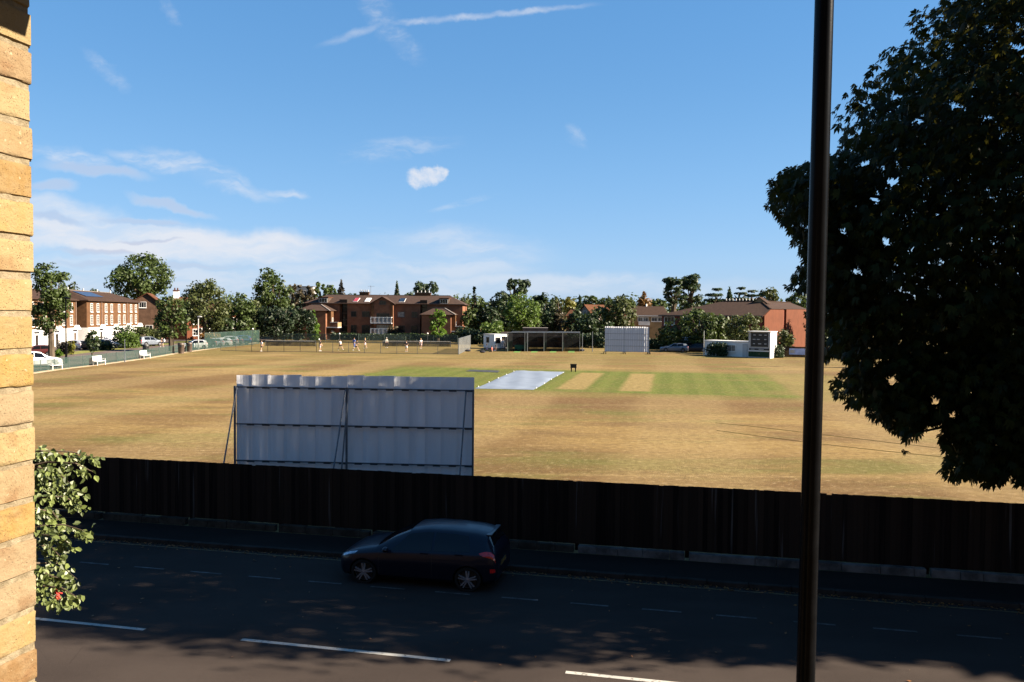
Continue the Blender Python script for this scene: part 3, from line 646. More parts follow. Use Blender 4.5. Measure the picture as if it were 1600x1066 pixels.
def chestnut():
    rng = np.random.default_rng(5); base = RO(11.8, 23.9)
    root = thing('chestnut_tree', 'large dark horse chestnut tree overhanging the fence and road on the right', 'tree', base)
    Mr = np.array(Matrix.Rotation(-RA, 3, 'Z')); c0 = np.array(CH_C); R = np.array(CH_R)
    cl = []; tries = 0
    while len(cl) < 4600 and tries < 60000:
        tries += 1
        d = rng.normal(size=3); d /= np.linalg.norm(d); q = rng.uniform(.18, 1.0) ** .5
        if rng.random() < .35: q = rng.uniform(.86, 1.0)
        p = c0 + Mr @ (d * R * q)
        if p[2] < 2.3: continue
        # the low skirt hangs on the camera side
        px, py = proj(p)
        if p[1] > 3:
            if not inpoly(px, py): continue
            if rng.random() > edge(px, py): continue
        cl.append(p)
    # drooping skirt of low branches and the long arm to the left, filling the outline seen in the photograph
    k = 0
    while k < 520:
        px = rng.uniform(1205, 1640); py = rng.uniform(230, 768)
        if not inpoly(px, py): continue
        if not (py > 560 or px < 1345): continue
        if rng.random() > .25 + edge(px, py): continue
        Y = rng.uniform(17.6, 21.5) + (1600 - px) * .004
        p = P(px, py, Y)
        cl.append(np.array(p)); k += 1
    cl = np.array(cl); per = 22
    off = rng.normal(size=(len(cl), per, 3)) * np.array([.34, .34, .26]); p = (cl[:, None] + off).reshape(-1, 3)
    keep = np.array([(inpoly(q_[0] + 12, q_[1] - 6) or inpoly(*q_)) and not hole(*q_) for q_ in (proj(q) for q in p)]) & (p[:, 2] > 2.0); p = p[keep]
    out = p - c0; out /= np.linalg.norm(out, axis=1)[:, None]
    V, tone = leaves5(rng, p, .175, out); V -= np.array(base)
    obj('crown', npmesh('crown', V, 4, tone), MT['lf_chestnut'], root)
    b = MB(); loc = lambda v: Vector(v) - base
    b.tube([(0, 0, -.1), (.05, .05, 1.2), (-.05, .1, 3.2), (-.2, 0, 6.0), (-.1, 0, 10), (0, 0, 17.5)], [.55, .42, .36, .30, .2, .06], 12)
    tips = [P(1240, 290, 20.8), P(1320, 470, 20.6), P(1350, 610, 20.0), P(1415, 680, 19.4), P(1525, 715, 18.9), P(1590, 740, 18.4), P(1345, 160, 21.0), P(1400, 330, 19.5), P(1470, 90, 20.5), P(1480, 470, 18.8), P(1560, 250, 18.6), P(1585, 600, 18.4)]
    for t in tips + [RO(18, 23, 8), RO(17, 27, 11), RO(13, 28, 14), RO(16, 19.5, 6)]:
        t = loc(t); z0 = min(10.5, max(2.2, t.z * .62)); a = Vector((-.1, 0, z0)); mid = (a + t) / 2 + Vector((0, 0, .9))
        b.tube([a, a.lerp(mid, .5) + Vector((0, 0, .3)), mid, mid.lerp(t, .5) + Vector((0, 0, .15)), t], [.16, .12, .085, .05, .015], 7)
        for q in range(5):
            f = .45 + .11 * q; s0 = mid.lerp(t, (f - .4) / .6); e = s0 + Vector((random.uniform(-1, 1), random.uniform(-1, 1), random.uniform(-.9, .5)))
            if not inpoly(*proj(e + base)): continue
            b.tube([s0, s0.lerp(e, .5) + Vector((0, 0, .1)), e], [.03, .02, .006], 5)
    b.build('trunk', MT['barkdark'], root, True)
chestnut()
def far_chestnut():  # out of view; added to shade the near crown and the road
    rng = np.random.default_rng(15); base = RO(28.5, 25.2)
    root = thing('chestnut_tree', 'unseen second horse chestnut beyond the right edge, added for its shade', 'tree', base)
    bl = [tuple(np.array((b[0], b[1], b[2] + 11.0, b[3], b[4], b[5]))) for b in crown_blobs(rng, 'round', 7.4, 9.2)]
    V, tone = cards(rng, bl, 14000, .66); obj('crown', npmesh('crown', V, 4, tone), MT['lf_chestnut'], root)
    trunk_mesh(rng, 7.6, 7.4, 9.8, .5).build('trunk', MT['barkdark'], root, True)
far_chestnut()
# ------------------------------------------------------------------ leafy climber at the left edge
def creeper():
    rng = np.random.default_rng(9); Y0 = 5.3
    base = P(-40, 490, 5.6); base.z = 0
    root = thing('leafy_shrub', 'pale green leafy shrub with red berries hanging beside the yellow brick corner', 'shrub', base)
    arcs = [[(20, 712), (70, 704), (112, 706), (152, 716)], [(20, 735), (75, 722), (118, 724), (146, 738)], [(15, 745), (60, 730), (90, 738), (112, 758)], [(10, 790), (60, 765), (98, 762), (132, 770)],
            [(10, 800), (60, 778), (100, 776), (130, 792)], [(15, 830), (55, 795), (82, 800), (98, 822)], [(10, 850), (60, 822), (100, 820), (137, 831)], [(15, 865), (62, 835), (90, 838), (112, 852)],
            [(10, 880), (55, 850), (80, 855), (96, 872)], [(10, 905), (55, 880), (90, 880), (120, 905)], [(20, 915), (60, 890), (80, 900), (98, 905)], [(10, 935), (60, 915), (95, 918), (128, 938)], [(15, 945), (58, 925), (80, 930), (104, 944)], [(10, 720), (45, 708), (64, 704), (80, 706)], [(5, 760), (40, 740), (62, 745), (78, 760)]]
    b = MB(); pts = []; out = []
    trunk = [base + Vector((0, 0, -.1)), base + Vector((.05, .02, 1.5)), base + Vector((-.03, 0, 3.2)), base + Vector((.05, .05, 4.6)), P(-20, 712, 5.5)]
    b.tube([p - base for p in trunk], [.07, .06, .05, .035, .012], 8)
    for i, a in enumerate(arcs):
        yo = Y0 + rng.uniform(-.35, .35); w = [P(x, y, yo + rng.normal() * .05) for x, y in a]
        s = P(-22, a[0][1] + 14, 5.55)
        b.tube([p - base for p in [s] + w], [.012, .009, .007, .005, .002], 5)
        n = 68
        for k in range(n):
            t = rng.random() ** .8 * 2.999; j = int(t); q = w[j].lerp(w[j + 1], t - j)
            r = .033 * (1.15 - .22 * t); pts.append(np.array(q) + rng.normal(size=3) * np.array([r, r * 1.4, r * .8]) + np.array([0, 0, -.02])); out.append((.4, -.5, .1))
    p = np.array(pts); n = len(p)
    nr = np.array(out) + rng.normal(size=(n, 3)) * .55 + np.array([.3, -.2, .55]); nr /= np.linalg.norm(nr, axis=1)[:, None]
    d = rng.normal(size=(n, 3)) * .6 + np.array([.35, -.1, -.9]); d -= nr * (d * nr).sum(1)[:, None]; d /= np.linalg.norm(d, axis=1)[:, None]; f = np.cross(nr, d)
    L = rng.uniform(.026, .052, n)[:, None]; up = nr * L * .14
    V = np.empty((n, 2, 4, 3))
    for h, sg in enumerate((1, -1)):
        V[:, h, 0] = p; V[:, h, 1] = p + d * L * .35 + f * L * .36 * sg + up; V[:, h, 2] = p + d * L * .72 + f * L * .26 * sg + up * .7; V[:, h, 3] = p + d * L - nr * L * .1
        if sg < 0: V[:, h] = V[:, h, ::-1]
    V = V.reshape(-1, 3) - np.array(base)
    obj('leaves', npmesh('leaves', V, 4, np.repeat(rng.random(n), 2)), MT['lf_creeper'], root); b.build('stem', MT['bark'], root, True)
    be = MB(); c = P(90, 926, 5.15) - base
    for k in range(26): be.ball(c + Vector((rng.normal() * .008, rng.normal() * .008, -k * .0026 + .02)), .0062, 5)
    be.build('berries', mat('red_berries', (.35, .03, .02), .4, .2, 40), root, True)
creeper()

# ------------------------------------------------------------------ brick house the view is taken from (its return wall shows at the left)
def brick_house():
    root = thing('brick_house', 'yellow stock brick house corner filling the left edge, its soffit shading the top', 'house', RO(0, 0), -RA)
    m, t, b = newmat('yellow_stock_brick'); o = t.obj()
    a = t.new('ShaderNodeAttribute', attribute_name='tone').outputs['Fac']
    cr = t.new('ShaderNodeValToRGB'); t.put(cr.inputs[0], a); e = cr.color_ramp; e.interpolation = 'LINEAR'
    cols = [(0, (.165, .118, .050)), (.2, (.188, .142, .074)), (.4, (.180, .118, .038)), (.55, (.165, .128, .080)), (.7, (.145, .090, .032)), (.85, (.172, .132, .082)), (1, (.118, .068, .028))]
    e.elements[0].position = 0; e.elements[0].color = (*cols[0][1], 1); e.elements[1].position = 1; e.elements[1].color = (*cols[-1][1], 1)
    for p_, c_ in cols[1:-1]: x = e.elements.new(p_); x.color = (*c_, 1)
    bl = t.step(t.noise(o, 22, 6, .65), .35, .7); c = t.mix(t.m('MULTIPLY', bl, .35), cr.outputs[0], (.20, .155, .094))
    c = t.mix(t.m('MULTIPLY', t.step(t.noise(t.mapping(o, (1, 1, 1.6)), 9, 5, .6), .54, .72), .5), c, (.10, .045, .017))
    sp = t.new('ShaderNodeTexVoronoi'); t.put(sp.inputs['Vector'], t.mapping(o, (44, 44, 44))); sp.inputs['Randomness'].default_value = 1
    spk = t.m('MULTIPLY', t.step(sp.outputs['Distance'], .21, .12), t.step(t.noise(o, 30, 2), .46, .55)); c = t.mix(t.m('MULTIPLY', spk, .9), c, (.07, .03, .02))
    wh = t.m('MULTIPLY', t.step(t.noise(o, 75, 2, .5), .68, .74), .8); c = t.mix(wh, c, (.28, .22, .145))
    t.put(b.inputs['Base Color'], c); b.inputs['Roughness'].default_value = .92; b.inputs['Specular IOR Level'].default_value = .15
    h = t.m('SUBTRACT', t.m('ADD', t.noise(o, 90, 6, .7), t.m('MULTIPLY', t.noise(o, 25, 3), .8)), t.m('MULTIPLY', spk, 1.5))
    t.put(b.inputs['Normal'], t.bump(h, .85, .006))
    mo = mat('lime_mortar', (.16, .128, .080), .95, .3, 40, .5, col2=(.20, .165, .11))
    rng = random.Random(12); UF, NF = -1.318, 1.452
    bm = bmesh.new(); lay = None; V = []; Fc = []; tone = []; mats = []
    def brick(n0, n1, z0, z1):
        # one weathered brick facing +u: subdivided front with uneven, rounded arrises
        k1 = max(3, int((n1 - n0) / .02)); ys = [0, .0035] + [.0035 + (n1 - n0 - .007) * q / k1 for q in range(1, k1)] + [n1 - n0 - .0035, n1 - n0]; zz_ = [0, .003, .012, .033, .055, z1 - z0 - .003, z1 - z0]; ny, nz = len(ys) - 1, len(zz_) - 1; base = len(V); tn = rng.random(); jit = rng.uniform(-.002, .002)
        for i in range(ny + 1):
            for j in range(nz + 1):
                y = n0 + ys[i]; z = z0 + zz_[j]; edge = (i in (0, ny)) + (j in (0, nz)); chip = rng.random() < .10
                V.append((UF + jit - (.003 if edge == 1 else .006 if edge == 2 else 0) - (rng.uniform(0, .003) + (.005 if chip else 0) if edge else rng.uniform(0, .0007)), y + (rng.uniform(-.0015, .0015) if i in (0, ny) else 0), z + (rng.uniform(-.0016, .0016) if j in (0, nz) else 0)))
        for i in range(ny):
            for j in range(nz):
                q = base + i * (nz + 1) + j; Fc.append((q, q + nz + 1, q + nz + 2, q + 1)); tone.append(tn)
        # sides going back into the wall
        ring = [base + i * (nz + 1) for i in range(ny + 1)] + [base + ny * (nz + 1) + j for j in range(1, nz + 1)] + [base + i * (nz + 1) + nz for i in range(ny - 1, -1, -1)] + [base + j for j in range(nz - 1, 0, -1)]
        bk = len(V)
        for q in ring: v = V[q]; V.append((UF - .10, v[1], v[2]))
        for i in range(len(ring)):
            i2 = (i + 1) % len(ring); Fc.append((ring[i], ring[i2], bk + i2, bk + i)); tone.append(tn)
    z = 4.52; k = 0
    while z < 7.4:
        n1 = NF + rng.uniform(-.002, .003)
        if k % 2: segs = [(n1 - .1025, n1), (n1 - .1125 - .215, n1 - .1125), (n1 - .3375 - .215, n1 - .3375)]
        else: segs = [(n1 - .215, n1), (n1 - .225 - .215, n1 - .225)]
        for s0, s1 in segs: brick(s0, s1, z + rng.uniform(-.0015, .0015), z + .066 + rng.uniform(-.002, .002))
        z += .0765; k += 1
    me = bpy.data.meshes.new('brickwork'); me.from_pydata(V, [], Fc); at = me.attributes.new('tone', 'FLOAT', 'FACE'); at.data.foreach_set('value', tone)
    bb = bmesh.new(); bb.from_mesh(me); bmesh.ops.recalc_face_normals(bb, faces=bb.faces); bb.to_mesh(me); bb.free()
    for p_ in me.polygons: p_.use_smooth = True
    me.set_sharp_from_angle(angle=rad(50))
    pw = MB(); pw.box(UF - .33, UF - .0045, -.36, NF - .004, 0, 7.4); pier = pw.build('return_wall', mo, root)
    obj('brickwork', me, m, pier)
    wl = MB(); wl.box(-34, 34, -8, -.45, 0, 11.5); wl.build('wall', mat('yellow_brick_wall', (.16, .105, .05), .9, .25, 3, .3), root)  # unseen front behind the camera, drawn long and tall to block skylight
    rf = MB(); rf.add([(-34.3, -8.4, 11.5), (34.3, -8.4, 11.5), (34.3, -.1, 11.5), (-34.3, -.1, 11.5), (-34.3, -4.2, 14.4), (34.3, -4.2, 14.4)], [(3, 2, 1, 0), (0, 1, 5, 4), (2, 3, 4, 5), (0, 4, 3), (1, 2, 5)]); rf.build('roof', MT['roofA'], root)
    so = MB(); so.box(-1.9, -.885, -.45, SOF[0], SOF[1], SOF[1] + .16); so.build('soffit', MT['white2'], root)
SOF = (1.505, 6.93)
brick_house()

# ------------------------------------------------------------------ lamp column by the near pavement
def lamp_post():
    Y = 6.05; p = P(1266, 800, Y); q = P(1288, 0, Y); d = (q - p) / (q.z - p.z); b0 = p - d * p.z
    root = thing('lamp_post', 'tall black steel lamp column standing close by on the near pavement', 'lamp post', b0)
    at = lambda z: d * z
    s = MB(); s.tube([at(0), at(1.45)], [.098, .098], 24); s.build('base', MT['pole'], root, True)
    s = MB(); s.tube([at(1.44), at(1.6), at(5), at(9.3)], [.09, .0665, .0665, .066], 40); s.build('column', MT['pole'], root, True)
    c = MB(); c.lathe([(.098, 0), (.103, .01), (.103, .05), (.07, .09)], 24, Matrix.Translation(at(1.43))); c.build('collar', MT['pole'], root, True)
    a = MB(); top = at(9.28); a.tube([top, top + Vector((.05, .25, .2)), top + Vector((.22, 1.0, .32))], [.05, .04, .035], 12); a.build('arm', MT['pole'], root, True)
    l = MB(); e = top + Vector((.28, 1.25, .30)); l.ball(e, (.15, .36, .09), 10); ln = l.build('lantern', MT['steel'], root, True)
    g = MB(); g.ball(e + Vector((0, .03, -.05)), (.11, .26, .07), 10); g.build('lens', MT['lens'], ln, True)
    dr = MB(); dr.box(-.05, .05, -.104, -.09, .45, 1.05); dr.build('door', MT['pole'], root)
lamp_post()
# ------------------------------------------------------------------ sight screens
def slat_material(name, col, trans):
    m, t, b = newmat(name); o = t.obj()
    f = t.noise(t.mapping(o, (3, 3, .35)), 1, 6, .65); c = t.mix(t.step(f, .35, .7), tuple(x * .9 for x in col), col)
    c = t.mix(t.m('MULTIPLY', t.step(t.noise(o, 5, 5, .7), .62, .74), .45), c, tuple(x * .55 for x in col))
    t.put(b.inputs['Base Color'], c); b.inputs['Roughness'].default_value = .45
    tr = t.new('ShaderNodeBsdfTranslucent'); tr.inputs['Color'].default_value = (.8, .78, .74, 1); mx = t.new('ShaderNodeMixShader'); mx.inputs[0].default_value = trans
    t.l.new(b.outputs[0], mx.inputs[1]); t.l.new(tr.outputs[0], mx.inputs[2]); t.l.new(mx.outputs[0], t.n['Material Output'].inputs['Surface']); return m
def slats(x0, x1, z0, z1, n, seed, lean=0.0):
    r = random.Random(seed); b = MB(); w = (x1 - x0) / n
    for i in range(n):
        a, e = x0 + w * i - .012, x0 + w * (i + 1) + .02; zz = z1 + r.uniform(-.03, .02); K = 6; bow = r.uniform(.05, .095); tw = r.uniform(.02, .05)
        vs = []
        for j in range(2):
            for k in range(K + 1):
                t = k / K; y = -.015 - bow * math.exp(-t * 5) + .02 * t
                vs.append((a + (e - a) * t, y + r.uniform(-.002, .002), z0 if j == 0 else zz))
        vs2 = [(x, y + .008, z) for x, y, z in vs]
        fs = [(k, k + 1, K + 2 + k, K + 1 + k) for k in range(K)]; o = 2 * (K + 1); fs += [tuple(q + o for q in reversed(f)) for f in fs]
        fs += [(0, K + 1, K + 1 + o, o), (K, K + o, 2 * K + 1 + o, 2 * K + 1)] + [(K + 1 + k, K + 2 + k, K + 2 + k + o, K + 1 + k + o) for k in range(K)] + [(k, k + o, k + 1 + o, k + 1) for k in range(K)]
        b.add(vs, fs) if False else b.add(vs + vs2, fs)
    return b
def screen_wheels(root, x, y, both=True):
    w = MB()
    for dx in ((-.16, .16) if both else (0,)):
        Mw = Matrix.Translation((x + dx, y, .16)) @ Matrix.Rotation(rad(90), 4, 'Y'); w.lathe([(.02, -.05), (.15, -.05), (.16, -.03), (.16, .03), (.15, .05), (.02, .05)], 16, Mw)
    w.build('wheel', MT['tyre'], root, True)
def near_screen():
    a = P(371, 600, 27.5); c = P(741, 600, 26.85); a.z = c.z = 0; L = (c - a).to_2d().length
    root = thing('sight_screen', 'large white slatted cricket sight screen close behind the dark timber fence, seen from its back', 'sight screen', a, math.atan2((c - a).y, (c - a).x), 'cricket sight screens')
    sm = slat_material('white_screen_slats', (.80, .80, .82), .2)
    # local +y faces the pitch; the frame is on the camera side (-y)
    slats(.02, L * .475, .55, 4.02, 7, 3).build('slat_panel', sm, root); slats(L * .475, L - .02, .55, 4.05, 8, 5).build('slat_panel', sm, root)
    st = MT['steel']; 
    for z in (.62, 1.17, 2.39, 3.62): f = MB(); f.box(0, L, -.185, -.145, z - .022, z + .022); f.build('rail', st, root)
    for x in (.0, L * .475, L - .0): u = MB(); u.box(x - .03, x + .03, -.24, -.188, .2, 3.66); u.build('upright', st, root)
    cm = MB().box(-.12, .12, -.20, -.14, -.045, .02).mesh('bracket'); cm.materials.append(MT['darksteel'])
    for z in (1.17, 2.39, 3.62):
        for i in range(15): o = obj('bracket', cm, None, root); o.location = (L * (i + 1) / 15.3, 0, z)
    for i, (x0, x1, y1) in enumerate(((.06, .0, -1.5), (L * .47, L * .465, -1.9), (L * .482, L * .478, -1.1), (L * .97, L * .965, -1.6))):
        s = MB(); s.tube([(x0, -.2, 3.6), (x1, y1, .25)], .026, 10); s.build('strut', st, root, True)
    bs = MB()
    for x in (0, L * .475, L): bs.box(x - .04, x + .04, -1.9, .5, .16, .24)
    bs.build('base_beam', st, root)
    for x in (0, L * .475, L):
        for y in (-1.7, .4): screen_wheels(root, x, y, False)
near_screen()
def far_screen():
    a = G(945, 553); c = G(1014, 554); L = (c - a).to_2d().length
    root = thing('sight_screen', 'white panelled cricket sight screen on small wheels at the far side of the field', 'sight screen', a, math.atan2((c - a).y, (c - a).x), 'cricket sight screens')
    sm = slat_material('far_screen_panels', (.55, .555, .59), .12)
    lean = Matrix.Shear('XY', 4, (0, 0)); 
    for x0, x1, sd, k in ((0, L * .44, 3, 9), (L * .44, L, 4, 11)):
        b = slats(x0 + .02, x1 - .02, .35, 4.25, k, sd); b.v = [(x, y + .10 * z, z) for x, y, z in b.v]; b.build('slat_panel', sm, root)
    f = MB()
    for z in (.4, 1.25, 2.2, 3.15): f.box(0, L, -.09 + .1 * z, -.075 + .1 * z, z - .03, z + .03)
    f.build('rail', mat('grey_screen_rail', (.26, .27, .29), .6, .2, 4), root)
    for x in (0, L * .44, L): u = MB(); u.bar((x, .0, .2), (x, .42, 4.2), .08); u.build('upright', MT['steel'], root)
    for x in (0, L * .44, L):
        s = MB(); s.bar((x, .5, 3.6), (x, 1.8, .3), .07); s.build('strut', MT['steel'], root); 
        s = MB(); s.bar((x, -.35, .25), (x, 1.9, .25), .09); s.build('base_beam', MT['steel'], root)
        screen_wheels(root, x, -.3); screen_wheels(root, x, 1.75)
far_screen()

# ------------------------------------------------------------------ things on the square
def tarp(name, label, pts, m, z, seed, cat, sag=.02):
    rng = np.random.default_rng(seed); c = [Vector(p) for p in pts]; o = (c[0] + c[1] + c[2] + c[3]) / 4; N, K = 40, 16; v = []; f = []
    root = thing(name, label, cat, (o.x, o.y, 0))
    ph = rng.uniform(0, 6, 8)
    for i in range(N + 1):
        for j in range(K + 1):
            a, b = i / N, j / K; p = c[0].lerp(c[3], a).lerp(c[1].lerp(c[2], a), b) - o
            e = min(a, 1 - a, b, 1 - b); zz = z + sag * (math.sin(a * 23 + ph[0] + 3 * b) + math.sin(b * 15 + ph[1] + a * 9) + .7 * math.sin(a * 51 - b * 20)) * .5
            v.append((p.x + .05 * math.sin(a * 9 + ph[2]) * (j in (0, K)), p.y, max(.012, zz if e > 0 else .02)))
    for i in range(N):
        for j in range(K): q = i * (K + 1) + j; f.append((q, q + 1, q + K + 2, q + K + 1))
    b = MB(); b.add(v, f); b.build('sheet', m, root, True); return root, c, o
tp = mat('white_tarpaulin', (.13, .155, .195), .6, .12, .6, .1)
r_, c_, o_ = tarp('pitch_cover', 'large white cover sheet spread over the cricket pitch', [G(742, 607.5), G(834, 609.5), G(882, 581.5), G(806, 579.5)], tp, .07, 4, 'pitch cover', .05)
for i in range(5):
    for k, sd in ((0, 3), (1, 2)):
        p = c_[k].lerp(c_[sd], (i + .3) / 4.6) - o_; p.z = 0; w = MB(); w.lathe([(.01, .0), (.045, .0), (.045, .06), (.03, .10), (.001, .11)], 10, Matrix.Translation(p)); w.build('weight', MT['white'], r_, True)
tarp('ground_mat', 'narrow dark grey mat lying on the green square behind the white cover', [G(728, 580.5), G(778, 582.5), G(781, 579.5), G(734, 578)], mat('grey_mat', (.035, .038, .042), .85, .2, 1.5), .03, 6, 'mat', .01)
def notice():
    p = G(896, 581); root = thing('notice_board', 'small dark brown board on two legs standing by the far end of the pitch', 'board', p, rad(-6))
    b = MB(); b.box(-.32, .32, -.03, .03, .40, .78); b.build('board', MT['barkdark'], root, bevel=.01)
    for x in (-.22, .22):
        l = MB(); l.box(x - .06, x + .06, -.05, .05, 0, .45); l.build('leg', MT['barkdark'], root)
    t = MB(); t.box(-.36, .36, -.06, .06, .775, .83); t.build('top_rail', MT['barkdark'], root)
notice()
def rope(name, label, pts):
    b = MB(); q = [Vector((p.x, p.y, .008)) for p in pts]; b.tube(q, .010, 6); tag(b.build(name, mat(name + '_fibre', (.125, .11, .034), .95, .2, 5), None, True), label, 'rope')
rope('boundary_rope', 'long thin dark green rope curving over the dry grass, the farther of two', [G(1118, 661), G(1180, 667), G(1290, 680), G(1400, 693), G(1480, 702), G(1600, 716), G(1800, 742)])
rope('boundary_rope', 'long thin dark green rope curving over the dry grass, the nearer of two', [G(1120, 673), G(1180, 681), G(1290, 695), G(1400, 707), G(1480, 715), G(1600, 728), G(1800, 752)])

# ------------------------------------------------------------------ boundary fence on the left, side road
FL = [G(40, 584), G(85, 577.5), G(150, 570), G(225, 560), G(270, 552.5), G(318, 546)]
def offs(p, q, d): 
    t = (q - p).normalized(); return Vector((-t.y, t.x, 0)) * d
def strip(name, line, d0, d1, z, m):
    b = MB(); vs = []
    for i, p in enumerate(line):
        n = offs(line[max(0, i - 1)], line[min(len(line) - 1, i + 1)], 1); vs += [(p + n * d0) + Vector((0, 0, z)), (p + n * d1) + Vector((0, 0, z))]
    b.add(vs, [(2 * i, 2 * i + 2, 2 * i + 3, 2 * i + 1) for i in range(len(line) - 1)]); return struct(b.build(name, m))
EXT = [FL[0] + (FL[0] - FL[1]) * 3] + FL + [FL[-1] + (FL[-1] - FL[-2]).normalized() * 60]
strip('path', EXT, -.9, .1, .008, mat('pale_path_edge', (.34, .26, .17), .95, .25, 2))
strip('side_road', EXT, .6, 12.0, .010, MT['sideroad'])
strip('verge', EXT, 12.0, 15.5, .014, mat('verge_grass', (.13, .13, .035), .95, .3, 1.5, .4))
strip('forecourt', EXT, 15.5, 34, .018, MT['sideroad'])
def mesh_fence(name, label, line, h, step, mm, pm, pr=.03, rail=True, brace=False, toprail=None):
    o = line[0].copy(); o.z = 0; root = thing(name, label, 'fence', o)
    for a, c in zip(line[:-1], line[1:]):
        L = (c - a).length; k = max(1, round(L / step)); 
        b = MB(); n = max(2, k)
        vs = []
        for i in range(n + 1):
            p = a.lerp(c, i / n) - o; vs += [p + Vector((0, 0, .03)), p + Vector((0, 0, h))]
        b.add(vs, [(2 * i, 2 * i + 2, 2 * i + 3, 2 * i + 1) for i in range(n)]); b.build('netting', mm, root)
        for i in range(k + (c is line[-1])):
            p = a.lerp(c, i / k) - o; q = MB(); q.tube([p + Vector((0, 0, -.05)), p + Vector((0, 0, h + .05))], pr, 8)
            if brace and i % 2 == 0:
                dd = (c - a).normalized() * .5; q.tube([p + Vector((0, 0, h * .8)), p + dd], pr * .7, 6)
            q.build('post', pm, root)
        if rail:
            q = MB(); q.tube([a - o + Vector((0, 0, h)), c - o + Vector((0, 0, h))], toprail or pr * .6, 6); q.tube([a - o + Vector((0, 0, .06)), c - o + Vector((0, 0, .06))], toprail or pr * .6, 6); q.build('rail', pm, root)
    return root
mesh_fence('mesh_fence', 'low green mesh fence running along the left edge of the field behind the white benches', FL, 1.12, 2.9, MT['greenmesh'], MT['greenpost'], .035, True, True, .018)
mesh_fence('mesh_fence', 'tall green mesh fence screening the parked cars at the far left corner', [G(320, 546), G(368, 541.5), G(405, 537.5)], 2.6, 4.2, MT['greenmesh'], MT['greenpost'], .04)
mesh_fence('court_fence', 'waist high dark court fence along the near side of the tennis players', [G(345, 548), G(393, 549.5), G(520, 551), G(620, 553), G(716, 554)], 1.62, 2.75, MT['courtmesh'], MT['darksteel'], .034, True, False, .032)
mesh_fence('court_fence', 'tall pale chain link fence at the right end of the tennis courts', [G(716.5, 554), G(735, 545)], 2.35, 2.2, MT['greymesh'], MT['steel'], .035)
mesh_fence('court_fence', 'dark green netting fence along the back of the courts below the flats', [G(405, 535), G(560, 536.5), G(640, 537), G(715, 538.5)], 1.75, 6, MT['backmesh'], MT['greenpost'], .035)
def net(px0, px1, y, lab, Lh=1.05):
    a, c = G(px0, y), G(px1, y + (px1 - px0) * .008); root = thing('tennis_net', lab, 'net', a); d = c - a
    b = MB(); b.add([(0, 0, .05), (d.x, d.y, .05), (d.x, d.y, .95), (0, 0, .95)], [(0, 1, 2, 3)]); b.build('netting', MT['netting'], root)
    b = MB(); b.bar((0, 0, .98), (d.x, d.y, .98), .03, .09); b.build('tape', mat('net_tape', (.45, .42, .38), .8), root)
    for p in (Vector((0, 0, 0)), d):
        b = MB(); b.tube([(p.x, p.y, 0), (p.x, p.y, Lh)], .05, 8); b.build('post', MT['darksteel'], root)
net(598, 704, 541.5, 'tennis net on the right hand court stretched below the flats'); net(415, 493, 541, 'tennis net on the left hand court in front of the dark yews')
def capped_post(px, py, h, label):
    p = G(px, py); root = thing('court_post', label, 'post', p); b = MB(); b.tube([(0, 0, 0), (0, 0, h)], .04, 8); b.build('pole', MT['darksteel'], root)
    c = MB(); c.ball((0, 0, h + .12), .15, 8); c.build('cap', MT['white'], root, True)
capped_post(395, 541, 2.9, 'tall dark court post with white cap at the left end of the courts')
capped_post(498.5, 543, 1.25, 'short dark post with white cap in front of the left young tree')
capped_post(530.5, 541, 2.1, 'dark post with white cap between the left wing and the courts')
capped_post(668, 541, 2.2, 'dark post with white cap below the right stair slot of the flats')

# ------------------------------------------------------------------ benches
def bench(px, py, ang, label, proto=[None]):
    if proto[0] is None:
        root = thing('park_bench', label, 'bench', G(px, py), ang, 'white benches along the field edge'); wm = MT['white']
        b = MB(); 
        for i in range(4): b.box(-.95, .95, -.42 + i * .115, -.32 + i * .115, .42, .455)
        b.build('seat', wm, root, bevel=.006)
        b = MB()
        for i in range(4): b.box(-.95, .95, .05 + i * .02, .075 + i * .02, .5 + i * .135, .61 + i * .135)
        b.build('backrest', wm, root, bevel=.006)
        for x in (-.82, .82):
            for y, h in ((-.38, .42), (.06, .98)):
                l = MB(); l.bar((x, y, 0), (x, y + (.07 if h > .5 else 0), h), .07); l.build('leg', wm, root)
            a = MB(); a.bar((x, -.42, .66), (x, .08, .68), .07, .04); a.bar((x, -.38, .42), (x, -.38, .66), .05); a.build('armrest', wm, root)
        proto[0] = root; return
    o = copy_tree(proto[0]); o.location = G(px, py); o.rotation_euler = (0, 0, ang); o['label'] = label
bench(84, 577.5, rad(88), 'white slatted bench beside the white car, nearest of three')
bench(153, 570.5, rad(88), 'white slatted bench in the middle of the three along the mesh fence')
bench(225, 560.5, rad(88), 'white slatted bench farthest along the mesh fence, with a dark bin behind it')
def bin_(px, py, label, h=.95, r=.28, m='black'):
    root = thing('litter_bin', label, 'bin', G(px, py)); b = MB(); b.lathe([(.01, 0), (r * .85, 0), (r, h * .8), (r * 1.06, h * .82), (r * .9, h * .97), (.01, h)], 14); b.build('body', MT[m], root, True)
    o = MB(); o.box(-r * .6, r * .6, -r * 1.02, -r * .8, h * .62, h * .76); o.build('slot', MT['darksteel'], root)
bin_(228, 555, 'dark round litter bin just behind the farthest white bench', 1.5, .42)
bin_(283, 552.5, 'dark brown rounded bin beside the pale trunk of the narrow tree', 1.55, .45, 'frame_dark')
bin_(296, 550, 'dark brown rounded bin in front of the white parked car', 1.45, .4, 'frame_dark')

